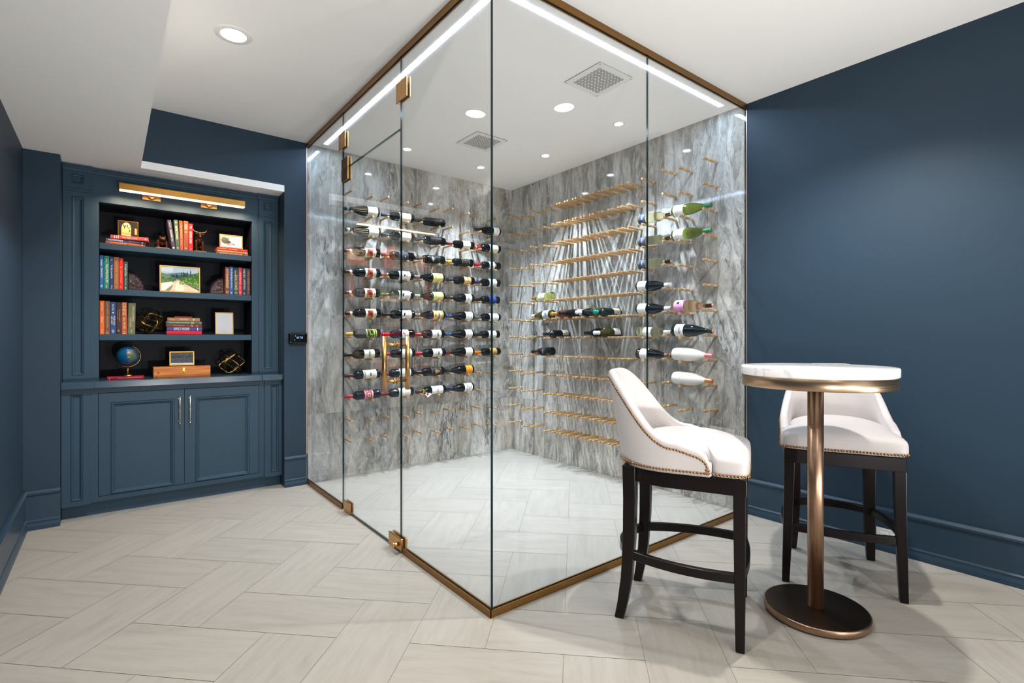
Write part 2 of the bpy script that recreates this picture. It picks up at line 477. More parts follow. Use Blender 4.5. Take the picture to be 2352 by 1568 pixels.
# ladder pull: one bar outside, one inside, joined through the pane
HX = XG + GT/2
h = thing('pull_handle', None, None); h.parent = door
for x, nm in ((HX-.065, 'grip_bar'), (HX+.075, 'grip_bar')):
    b = MB(); b.cyl((x, 2.668, .878), (x, 2.668, 1.18), .0135, .0135, 20); b.build(nm, M_brass, h)
for z in (.930, 1.133):
    b = MB(); b.cyl((HX-.062, 2.668, z), (HX+.072, 2.668, z), .0085, .0085, 16)
    b.cyl((HX-.011, 2.668, z), (HX-.0062, 2.668, z), .016, .016, 20); b.cyl((HX+.0062, 2.668, z), (HX+.011, 2.668, z), .016, .016, 20)
    b.build('rung', M_brass, h)

# brass channels and wall strips
def channel(n, x0, x1, y0, y1, z0, z1):
    b = MB(); b.box(x0, x1, y0, y1, z0, z1); struct(b.build('trim_%d' % n, M_brass_dark))
e = .0065
channel(1, XG-e, XG-.0006, YG-e, DY0-.045, .0002, .031); channel(2, XG+GT+.0006, XG+GT+e, YG+GT+e, DY0-.045, .0002, .031)
channel(3, XG-e, XG-.0006, DY1+.004, YB-.026, .0002, .031); channel(4, XG+GT+.0006, XG+GT+e, DY1+.004, YM-.001, .0002, .031)
channel(5, XG-e+.0005, XR-.026, YG-e, YG-.0006, .0002, .031); channel(6, XG+GT+e, XR-.001, YG+GT+.0006, YG+GT+e, .0002, .031)
channel(7, XG-e, XG-.0006, YG-e, YB-.001, 2.706, HC-.0005); channel(8, XG+GT+.0006, XG+GT+e, YG+GT+e, YM-.001, 2.706, HC-.0005)
channel(9, XG-e+.0005, XR-.001, YG-e, YG-.0006, 2.706, HC-.0005); channel(10, XG+GT+e, XR-.001, YG+GT+.0006, YG+GT+e, 2.706, HC-.0005)
M_copper = mat('copper_edge_strip', (196, 160, 146), .4, metal=.8)
b = MB(); b.box(1.2465, XG-.0005, YB-.003, YM, .24, 2.705); struct(b.build('trim_11', M_copper))
b = MB(); b.box(XR-.003, XR+.01, YG-.006, YG-.0006, .24, 2.705); struct(b.build('trim_12', M_copper))

# ------------------------------------------------------------------ lamps
def emis(name, rgb, s):
    return mat(name, rgb, .5, emit=rgb, strength=s)
E_warm = emis('downlight_lens_warm', (255, 243, 228), 26)
E_spot = emis('spot_lens_cool', (235, 243, 255), 50)
E_led = emis('led_strip_lens', (200, 226, 255), 60)
E_pic = emis('picture_light_lens', (255, 214, 160), 8)
def downlight(x, y, ro, rl, em, label, group, power, spread, color, z=HC, blend=.65):
    t = thing('downlight', label, 'ceiling light', (x, y, z), 0, group)
    b = MB(); b.lathe([(rl, -.0045), (rl+.004, -.005), (ro-.004, -.004), (ro, -.0006), (ro, 0)], 48, 0, True, None, False, False)
    b.build('trim_ring', M_fit, t)
    b = MB(); b.lathe([(rl, -.0028), (rl*.6, -.0034), (.0005, -.0036)], 40, 0, True, None, False, True)
    b.build('lens', em, t)
    if power:
        l = bpy.data.lights.new('downlight_lamp', 'SPOT'); l.energy = power; l.spot_size = math.radians(spread); l.spot_blend = blend
        l.color = color; l.shadow_soft_size = rl*.55
        lo = bpy.data.objects.new('downlight_lamp', l); COL.objects.link(lo); lo.parent = t; lo.location = (0, 0, -.03 - rl*.5)
    return t
WARM = (1.0, .975, .935); COOL = (.73, .86, 1.0)
PW = 130
downlight(.505, 2.985, .089, .060, E_warm, 'round recessed downlight in the ceiling in front of the blue bookcase', 'room downlights', PW, 130, WARM)
downlight(2.434, .969, .089, .060, E_warm, 'round recessed downlight in the ceiling above the marble bar table', 'room downlights', PW, 130, WARM)
# downlights added to fill the room with light, out of view
for x, y, lb in ((.505, .95, 'added fill downlight overhead, between the bookcase light and the viewer'), (.505, -1.2, 'added fill downlight behind the viewer, by the soffit'), (2.434, -1.2, 'added fill downlight behind the viewer, by the right blue wall')):
    downlight(x, y, .089, .060, E_warm, lb, 'room downlights', PW*.55, 130, WARM)
SP = 165
# cans added on the floor behind the viewer, unseen, to brighten the ceiling
UP = 108
for x, y, tx, ty, k, lb in ((.55, -.9, .6, 2.2, 1.5, 'by the left wall'), (1.5, -1.6, 1.6, 1.8, 1, 'in the middle'), (2.6, -.9, 2.3, 1.6, .72, 'by the right wall')):
    t = thing('uplighter', 'added white can fill light on the floor behind the viewer ' + lb, 'fill light', (x, y, 0), 0, 'added fill lights')
    b = MB(); b.lathe([(.07, 0), (.075, .01), (.075, .20), (.068, .20), (.066, .17)], 32, 0, True, None, True, False); b.build('can', M_fit, t)
    b = MB(); b.lathe([(.066, .17), (.0005, .172)], 32, 0, True, None, False, True); b.build('lens', E_warm, t)
    l = bpy.data.lights.new('fill_uplighter_lamp', 'SPOT'); l.energy = UP*k; l.spot_size = math.radians(125); l.spot_blend = 1.0; l.color = (1, .985, .96); l.shadow_soft_size = .06
    lo = bpy.data.objects.new('fill_uplighter_lamp', l); COL.objects.link(lo); lo.location = (x, y, .26)
    lo.rotation_euler = (Vector((tx, ty, HC)) - Vector((x, y, .26))).to_track_quat('-Z', 'Y').to_euler()
for (x, y), lb in zip(((1.943, 3.893), (2.682, 3.891), (2.948, 3.298), (2.934, 2.48)), (
        'small round cellar spotlight farthest left, over the left marble wall',
        'small round cellar spotlight nearest the back corner of the cellar',
        'small round cellar spotlight over the middle of the right marble wall',
        'small round cellar spotlight farthest right, over the right marble wall')):
    downlight(x, y, .047, .031, E_spot, lb, 'small cellar spotlights', SP, 96, COOL, blend=1.0)
def led(name, x0, x1, y0, y1, label):
    b = MB(); b.box(x0, x1, y0, y1, HC-.0009, HC-.0003)
    tag(b.build(name, E_led), label, 'light', 'cellar light strips')
led('led_strip', 1.362, 1.394, 1.850, 4.205, 'long white light strip in the cellar ceiling along the door side')
led('led_strip', 1.396, 3.262, 1.850, 1.882, 'long white light strip in the cellar ceiling along the right glass side')

# perforated ceiling vents
def vent(x0, x1, y0, y1, label):
    cx, cy = (x0+x1)/2, (y0+y1)/2
    t = thing('ceiling_vent', label, 'vent', (cx, cy, HC), 0, 'cellar ceiling vents')
    w = (x1-x0)/2
    b = MB(); b.box(-w+.004, w-.004, -w+.004, w-.004, -.0055, -.0004); b.build('gap_shade', mat('vent_gap_shade', (30, 30, 32), .8), t)  # dark body: the shadow gap round the plate is put into its colour
    b = MB(); b.box(-w, w, -w, w, -.0068, -.0056); b.build('plate', M_fit, t)
    b = MB(); n = 8; a = .110; c = 2*a/n
    for i in range(n):
        for j in range(n):
            px, py = -a+(i+.5)*c, -a+(j+.5)*c
            for q in range(8):
                t0 = q*PI/4+.10; t1 = (q+1)*PI/4-.10
                r0, r1 = c*.10, c*(.47 if q % 2 else .47)
                tm = (t0+t1)/2
                tri = [(px+r0*math.cos(tm), py+r0*math.sin(tm)), (px+r1*math.cos(t0), py+r1*math.sin(t0)), (px+r1*1.08*math.cos(tm), py+r1*1.08*math.sin(tm)), (px+r1*math.cos(t1), py+r1*math.sin(t1))]
                b.add([(u, v, -.0071) for u, v in tri], [(0,1,2,3)])
    b.build('perforations', mat('vent_opening', (38, 40, 44), .7), t)
    for sx in (-1, 1):
        for sy in (-1, 1):
            b = MB(); b.lathe([(.005, -.0068), (.004, -.0080), (.0004, -.0082)], 10, 0, True, Matrix.Translation((sx*(w-.014), sy*(w-.014), 0)), False, True)
            b.build('screw', mat('screw_grey', (150, 150, 150), .5), t)
vent(2.191, 2.491, 1.987, 2.287, 'square white perforated ceiling vent nearest the glass corner, the larger in view')
vent(2.191, 2.491, 3.228, 3.528, 'square white perforated ceiling vent deeper in the cellar, above the left marble wall')

# ------------------------------------------------------------------ built-in bookcase
FX0, FX1 = -.2425, 1.0775
OX0, OX1 = -.058, .888
YF = 4.475
bc = thing('bookcase', 'dark blue built-in bookcase with open shelves in the wall niche', 'bookcase', ((FX0+FX1)/2, YF, .886))
bc_off = Vector(bc.location)
def part(b, name, m, parent=None, root=bc, off=None, bevel=0, seg=2):
    """b is in world coordinates; the part hangs under its thing"""
    off = Vector(root.location) if off is None else off
    b.v = [tuple(Vector(p)-off) for p in b.v]
    return b.build(name, m, parent or root, bevel, seg)
b = MB()
b.box(-.099, OX0, YF, 4.80, .8865, 2.3185); b.box(OX1, .935, YF, 4.80, .8865, 2.3185)
b.box(OX0, OX1, YF, YF+.03, 2.095, 2.3185); b.box(OX0, OX1, YF+.03, 4.80, 2.095, 2.115)
part(b, 'case_frame', M_cab)
b = MB(); b.box(OX0+.0005, OX1-.0005, 4.785, 4.799, .8865, 2.0945); part(b, 'back_panel', M_inner_shade)
for x0, x1 in ((OX0+.0003, OX0+.0023), (OX1-.0023, OX1-.0003)):  # thin dark sheets carry the painted shade on sides and top
    b = MB(); b.box(x0, x1, YF+.022, 4.7845, .8868, 2.0945); part(b, 'side_shade_sheet', M_inner_shade)
b = MB(); b.box(OX0+.0025, OX1-.0025, YF+.032, 4.7845, 2.0915, 2.0947); part(b, 'top_shade_sheet', M_inner_shade)
SH = (1.820, 1.508, 1.197)
for z in SH:
    b = MB(); b.box(OX0+.0028, OX1-.0028, YF+.003, 4.784, z-.041, z); part(b, 'shelf', M_cab, bevel=.001, seg=1)
def pilaster(x0, x1, z0, z1, yf, yb, panels):
    """flat post with sunk bevelled panels (x0, x1, z0, z1)"""
    b = MB(); prev = z0
    b.box(x0, x1, yf+.012, yb, z0, z1)
    xs0, xs1 = panels[0][0], panels[0][1]
    b.box(x0, xs0, yf, yf+.0121, z0, z1); b.box(xs1, x1, yf, yf+.0121, z0, z1)
    for px0, px1, pz0, pz1 in panels:
        b.box(px0, px1, yf, yf+.0121, prev, pz0); prev = pz1
        L = [(px0, px1, pz0, pz1, yf)]
        for ins, dy in ((.0005, .006), (.004, .0055), (.006, .0015), (.011, .003), (.016, .008), (.017, .011)):
            L.append((px0+ins, px1-ins, pz0+ins, pz1-ins, yf+dy))
        b.rings(L)
    b.box(xs0, xs1, yf, yf+.0121, prev, z1)
    return b
for x0, x1, pw in ((FX0, -.099, (-.199, -.135)), (.935, FX1, (.968, 1.032))):
    b = pilaster(x0, x1, .8866, 2.3185, 4.460, 4.62, [(pw[0], pw[1], .922, 2.108), (pw[0], pw[1], 2.192, 2.256)])
    p = part(b, 'pilaster', M_cab)
    b = MB(); b.sweep([(0, 2.142), (.006, 2.144), (.009, 2.150), (.009, 2.156), (0, 2.160)], (x0, 4.460), (x1+(.006 if x0 < 0 else 0), 4.460), (0, -1))
    part(b, 'band_moulding', M_cab, p, off=bc_off)
CP = [(0, 2.277), (.004, 2.280), (.006, 2.290), (.012, 2.296), (.013, 2.303), (.020, 2.309), (.022, 2.3186), (0, 2.3186)]
b = MB()
b.sweep(CP, (FX0, 4.460), (-.088, 4.460), (0, -1)); b.sweep(CP, (-.088, YF), (.922, YF), (0, -1)); b.sweep(CP, (.922, 4.460), (FX1, 4.460), (0, -1))
part(b, 'crown_moulding', M_cab)

# countertop
ct = tag((lambda b: (b.prism([(FX0-.001, 4.312), (-.079, 4.312), (-.079, 4.325), (.929, 4.325), (.929, 4.312), (FX1+.001, 4.312), (FX1+.001, 4.80), (FX0-.001, 4.80)], .842, .886), b.build('countertop', M_counter, None, .002, 2))[1])(MB()),
         'glossy dark blue ledge top between the bookcase and the base cabinet', 'countertop')

# base cabinet
bs = thing('base_cabinet', 'dark blue two-door base cabinet below the bookcase', 'cabinet', ((FX0+FX1)/2, 4.36, 0))
YD = 4.357
b = MB()
b.box(FX0, FX1, 4.377, 4.80, .0905, .8415)
b.box(-.101, -.0605, YD, 4.378, .0905, .8415); b.box(.9145, .955, YD, 4.378, .0905, .8415)
b.box(-.0605, .9145, YD, 4.378, .8075, .8415); b.box(-.0605, .9145, YD, 4.378, .0905, .1225)
part(b, 'case', M_cab, root=bs)
b = MB(); b.box(FX0, FX1, 4.395, 4.80, 0, .0903); part(b, 'toe_kick', M_cab, root=bs)
for x0, x1, pw in ((FX0, -.101, (-.200, -.137)), (.955, FX1, (.993, 1.055))):
    b = pilaster(x0, x1, .085, .8415, 4.345, 4.379, [(pw[0], pw[1], .115, .806)])
    part(b, 'pilaster', M_cab, root=bs)
for x0, x1, hx, px in ((-.0575, .4205, .393, (.003, .365)), (.4235, .9115, .455, (.489, .847))):
    z0, z1 = .1255, .8045
    b = MB()
    L = [(x0, x1, z0, z1, 4.376), (x0, x1, z0, z1, YD), (px[0], px[1], .125, .742, YD)]
    for ins, dy in ((.0006, .005), (.004, .005), (.006, -.004), (.012, -.004), (.017, .002), (.022, .003), (.027, .009)):
        L.append((px[0]+ins, px[1]-ins, .125+ins, .742-ins, YD+dy))
    b.rings(L)
    d = part(b, 'door', M_cab, root=bs)
    b = MB(); b.cyl((hx, 4.328, .566), (hx, 4.328, .752), .0042, .0042, 12)
    for z in (.578, .740):
        b.cyl((hx, YD, z), (hx, 4.328, z), .0038, .0038, 10); b.cyl((hx, YD, z), (hx, YD-.003, z), .007, .006, 14)
    for z in (.566, .752):
        b.sphere((hx, 4.328, z), (.006, .006, .006), 12, 8)
    part(b, 'handle', mat('pale_brass_pull', (232, 214, 176), .25, metal=1.0), d, off=Vector(bs.location))

# picture light
pl = thing('picture_light', 'long brass picture light glowing above the bookcase shelves', 'wall light', (.43, YF, 2.19))
b = MB(); b.prism([(4.338, 2.172), (4.338, 2.212), (4.342, 2.217), (4.380, 2.217), (4.386, 2.210), (4.386, 2.172)], .050, .812)
b.v = [(z, x, y) for x, y, z in b.v]
part(b, 'lamp_bar', mat('brass_lamp_bar', (186, 138, 70), .36, metal=1.0), root=pl)
b = MB(); b.box(.052, .810, 4.341, 4.383, 2.167, 2.1719); part(b, 'lens', E_pic, root=pl)
for x0, x1 in ((.180, .290), (.536, .644)):
    xm = (x0+x1)/2
    b = MB(); b.box(x0, x1, YF-.009, YF-.0004, 2.150, 2.205); b.lathe([(.026, 0), (.024, .012), (.010, .016)], 24, 0, True, frame_matrix((xm, YF-.009, 2.178), (1,0,0), (0,0,1), (0,-1,0)))
    b.tube([(xm, YF-.012, 2.178), (xm, YF-.045, 2.184), (xm, 4.384, 2.195)], .009, 12)
    part(b, 'bracket', M_brass, root=pl, bevel=.002, seg=1)
for x in (.13, .43, .73):
    l = bpy.data.lights.new('picture_lamp', 'AREA'); l.shape = 'RECTANGLE'; l.size = .22; l.size_y = .03; l.energy = 3.2; l.color = (1.0, .72, .46); l.spread = math.radians(140)
    lo = bpy.data.objects.new('picture_lamp', l); COL.objects.link(lo); lo.location = (x, 4.362, 2.1665)
    lo.rotation_euler = (math.radians(12), 0, 0)

# thermostat and outlet
th = thing('thermostat', 'black thermostat with glowing digits on the blue wall by the cellar', 'thermostat', (1.178, YB, 1.170))
b = MB()
R = []
for ins, yy in ((.004, 0), (0, -.004), (0, -.016), (.003, -.021), (.010, -.023)):
    ring = []
    for cx, cz, a0 in ((.066, .036, 0), (-.066, .036, 90), (-.066, -.036, 180), (.066, -.036, 270)):
        for k in range(6):
            a = math.radians(a0 + 90*k/5); r = max(.008-ins*.5, .002)
            ring.append((cx-(ins+.004)*(1 if cx > 0 else -1)+r*math.cos(a), yy, cz-(ins)*(1 if cz > 0 else -1)+r*math.sin(a)-0))
    R.append(ring)
b.loft(R, 0, True)
b.build('body', mat('black_gloss_plastic', (4, 4, 5), .12, spec=.5), th)
vs, fs = text_mesh("65°55", .048, .016)
b = MB(); b.add([(x+.012, -.0236, y+.006) for x, y, z in vs], fs)
for px, pz in ((-.02, .018), (-.026, -.014)):
    b.add([(px+.003*math.cos(k*PI/5), -.0236, pz+.003*math.sin(k*PI/5)) for k in range(10)], [tuple(range(10))])
b.build('display', emis('display_digits', (120, 165, 235), .8), th)

ou = thing('outlet', 'white double power outlet low on the right blue wall behind the far stool', 'outlet', (XR-.0141, .936, .087))
b = MB(); b.box(-.006, 0, -.062, .062, -.038, .038); b.build('cover_plate', M_white, ou, .0015, 2)
for y in (-.024, .024):
    b = MB(); b.box(-.0085, -.0061, y-.020, y+.020, -.017, .017)
    f_ = b.build('socket_face', mat('socket_white', (238, 238, 236), .35), ou, .001, 1)
    for q in ((y-.010, y-.002, .004, .006), (y-.010, y-.001, -.008, -.006), (y+.006, y+.010, -.003, .002)):
        b = MB(); b.box(-.0088, -.0086, *q); b.build('slot', M_dark, f_)
# ------------------------------------------------------------------ pegs
PEG_N = [None, None]
def peg_mesh(grooved):
    b = MB()
    if grooved:
        pr = [(.0092,-.004),(.0092,.001),(.0094,.030),(.0060,.035),(.0060,.045),(.0094,.050),(.0094,.108),(.0060,.113),(.0060,.124),(.0094,.129),(.0092,.172),(.0078,.175),(.0078,.1752)]
    else:
        pr = [(.0088,0),(.0092,.001),(.0092,.040),(.0072,.0408),(.0072,.0435),(.0092,.0443),(.0092,.118),(.0072,.1188),(.0072,.1217),(.0092,.1225),(.0092,.178),(.0080,.181),(.0080,.1812)]
    b.lathe(pr, 16, 0, False)
    return b
peg0 = peg_mesh(True).build('wine_peg', M_brass_peg); rod0 = peg_mesh(False).build('straight_wine_rod', M_brass_peg)
used = {0: False, 1: False}
def put_peg(kind, p, d, label, group):
    src = (peg0, rod0)[kind]
    if used[kind]:
        o = src.copy(); COL.objects.link(o)
    else:
        o = src; used[kind] = True
    o.location = p
    o.rotation_euler = (PI/2, 0, 0) if d == 'y' else (0, -PI/2, 0)     # local +Z points away from the wall
    tag(o, label, 'peg', group)
LZ0, LDZ = 2.386, .1722          # left marble wall: neck pegs of the top row
RZ0, RDZ = 2.403, .1737
LN = (1.566, 1.887, 2.211, 2.530, 2.851); LB = (1.750, 2.073, 2.391, 2.713, 3.036)
left_x = sorted(LN + LB)
for r in range(13):
    for c, x in enumerate(left_x):
        z = LZ0 - r*LDZ - (0 if c % 2 == 0 else .017)
        put_peg(0, (x, YM+.004, z), 'y', 'brass peg on the left marble wall, %s from the left in the %s row down' % (ORD[c], ORD[r]), 'pegs on the left marble wall')
CORN = ((4.123, 0), (3.934, 1), (3.790, 0), (3.601, 1))
for r in range(13):
    for c, (y, lo) in enumerate(CORN):
        put_peg(0, (XR+.004, y, RZ0-.001 - r*RDZ - .017*lo), 'x', 'brass peg left of the dense rods, %s from the corner in the %s row down' % (ORD[c], ORD[r]), 'pegs near the back corner')
RIGHT = ((2.475, 1), (2.289, 0), (2.152, 1), (1.960, 0))
for r in range(13):
    for c, (y, lo) in enumerate(RIGHT):
        put_peg(0, (XR+.004, y, RZ0+.002 - r*RDZ - .017*lo), 'x', 'brass peg right of the dense rods, %s from the left in the %s row down' % (ORD[c], ORD[r]), 'pegs at the right end of the right marble wall')
SLOT = [3.449 - .1015*k for k in range(9)]
ROD_Y = []
for s_ in SLOT: ROD_Y += [s_+.033, s_-.033]
DZ0, DDZ = 2.388, .1731
for r in range(13):
    for c, y in enumerate(ROD_Y):
        put_peg(1, (XR+.004, y, DZ0 - r*DDZ), 'x', 'straight brass rod in the dense rows, %s from the left in the %s row down' % (ORD[c], ORD[r]), 'straight rods on the right marble wall')

# ------------------------------------------------------------------ bottles
PROF = {
 'bordeaux': [(.0005,.006),(.020,.004),(.034,.000),(.0372,.004),(.0375,.012),(.0375,.186),(.0365,.198),(.031,.212),(.022,.222),(.0165,.231),(.0148,.242),(.0142,.280),(.0142,.282),(.0155,.284),(.0155,.296),(.013,.298)],
 'burgundy': [(.0005,.006),(.022,.004),(.037,.000),(.0405,.004),(.0410,.012),(.0410,.128),(.0395,.150),(.0345,.175),(.0275,.200),(.0205,.224),(.0165,.242),(.0148,.258),(.0143,.282),(.0156,.284),(.0156,.295),(.013,.297)],
 'champagne': [(.0005,.008),(.024,.005),(.040,.000),(.0438,.005),(.0442,.014),(.0442,.135),(.0425,.158),(.0365,.186),(.0275,.216),(.0200,.244),(.0168,.266),(.0155,.288),(.0172,.291),(.0172,.301),(.0135,.304)],
 'egg': [(.0005,.006),(.026,.002),(.040,.004),(.0455,.020),(.0470,.060),(.0470,.110),(.0450,.145),(.0395,.180),(.0310,.210),(.0220,.236),(.0170,.252),(.0152,.262),(.0150,.30),(.0135,.304)],
}
def glass_mat(key):
    if key == 'black': return mat('dark_bottle_glass', (5, 6, 7), .06, spec=.42)
    if key == 'darkgreen': return mat('deep_green_bottle_glass', (5, 17, 12), .06, spec=.42)
    if key == 'ruby': return mat('dark_ruby_bottle_glass', (13, 4, 5), .06, spec=.42)
    if key == 'green': return mat('olive_green_bottle', (150, 166, 66), .02, trans=.94, ior=1.2, spec=.6)
    if key == 'brown': return mat('olive_brown_bottle', (96, 90, 34), .02, trans=.7, ior=1.2, spec=.6)
    if key == 'clear': return mat('pale_wine_bottle', (243, 240, 196), .0, trans=1.0, ior=1.14, spec=.6)
    if key == 'yellow': return mat('yellow_wine_bottle', (226, 228, 130), .0, trans=.96, ior=1.14, spec=.6)
    if key == 'rose': return mat('rose_wine_bottle', (242, 206, 166), .0, trans=1.0, ior=1.14, spec=.6)
    if key == 'pink': return mat('blush_wine_bottle', (214, 120, 92), .02, trans=.9, ior=1.16, spec=.6)
    if key == 'white': return mat('matt_white_bottle_skin', (226, 222, 214), .45, spec=.35)
def foil(rgb, metal=.25, rough=.32): return mat('foil_%d_%d_%d_%d' % (rgb + (int(metal*100),)), rgb, rough, metal=metal)
def paper(rgb): return mat('print_%d_%d_%d' % rgb, rgb, .6, spec=.25)

def sector(b, r, z0, z1, a0, a1, mi, n=None):
    """strip of paper on the bottle; angle 0 faces the viewer side (-y local), degrees"""
    n = n or max(2, int(abs(a1-a0)/9))
    lo = []; hi = []
    for k in range(n+1):
        a = math.radians(-90 + a0 + (a1-a0)*k/n)
        lo.append((r*math.cos(a), r*math.sin(a), z0)); hi.append((r*math.cos(a), r*math.sin(a), z1))
    b.loft([lo, hi], mi, True, False, False, False)

def bottle(shape, glass, cap, label, extras=(), lz=(.035, .125), la=(-115, 115), prints=(), cork=False):
    """returns an Empty at the bottle's foot; cap=(rgb, metal, z0); label=rgb or None; prints=(z0, z1, a0, a1, rgb) as fractions of the label and degrees"""
    root = bpy.data.objects.new('wine_bottle', None); COL.objects.link(root); root.empty_display_size = .03
    b = MB(); b.lathe(PROF[shape], 28, 0, True); b.build('bottle_glass', glass_mat(glass), root)
    R = max(r for r, z in PROF[shape])
    if label:
        ms = [paper(label)]; b = MB(); r = R + .0005
        sector(b, r, lz[0], lz[1], la[0], la[1], 0)
        H = lz[1]-lz[0]
        for q, (f0, f1, a0, a1, rgb) in enumerate(prints):
            m = paper(rgb)
            if m not in ms: ms.append(m)
            sector(b, r + .0003 + .0001*(q % 4), lz[0]+H*f0, lz[0]+H*f1, a0, a1, ms.index(m))
        b.build('label', ms, root)
    if cap:
        rgb, metal, z0 = cap
        # follow the neck just outside the glass
        pr = [(r+.0007, z) for r, z in PROF[shape] if z > z0 and r > .0138]
        rr = [r for r, z in PROF[shape] if z <= z0][-1]
        zz = [z for r, z in PROF[shape] if z <= z0][-1]; nx = [(r, z) for r, z in PROF[shape] if z > z0][0]
        rs = rr + (nx[0]-rr)*(z0-zz)/(nx[1]-zz)
        ztop = max(z for r, z in PROF[shape])
        pr = [(rs+.0007, z0)] + pr + [(.0155, ztop+.0006), (.0135, ztop+.0016), (.0005, ztop+.0018)]
        b = MB(); b.lathe(pr, 24, 0, True, None, False, True); c = b.build('capsule', foil(rgb, metal), root)
        for q in extras:
            z0_, z1_, rgb_ = q
            b = MB(); b.lathe([(.0163, z0_), (.0163, z1_)], 24, 0, True, None, False, False); b.build('capsule_band', foil(rgb_, 0), c)
    if cork:
        ztop = max(z for r, z in PROF[shape])
        b = MB(); b.lathe([(.0105, ztop-.045), (.0105, ztop-.004), (.0125, ztop-.002), (.0125, ztop+.006), (.0115, ztop+.007), (.0005, ztop+.007)], 20, 0, True)
        b.build('cork', mat('cork', (196, 142, 104), .7), root)
    return root

WHT = (236, 234, 228); CRM = (232, 226, 206); BLK = (12, 12, 14); RED = (150, 16, 26); MAR = (78, 14, 22); GRY = (120, 120, 118)
def lines(n, a0=-60, a1=60, f0=.25, f1=.8, rgb=(150, 146, 138)):
    out = []
    for k in range(n):
        f = f0 + (f1-f0)*k/max(1, n-1); w = .012 if k % 2 else .018
        s_ = (.9, .6, .8, .45)[k % 4]
        out.append((f, f+w, a0*s_, a1*s_, rgb))
    return out
def copper_cap(): return ((150, 92, 70), .6, .236)
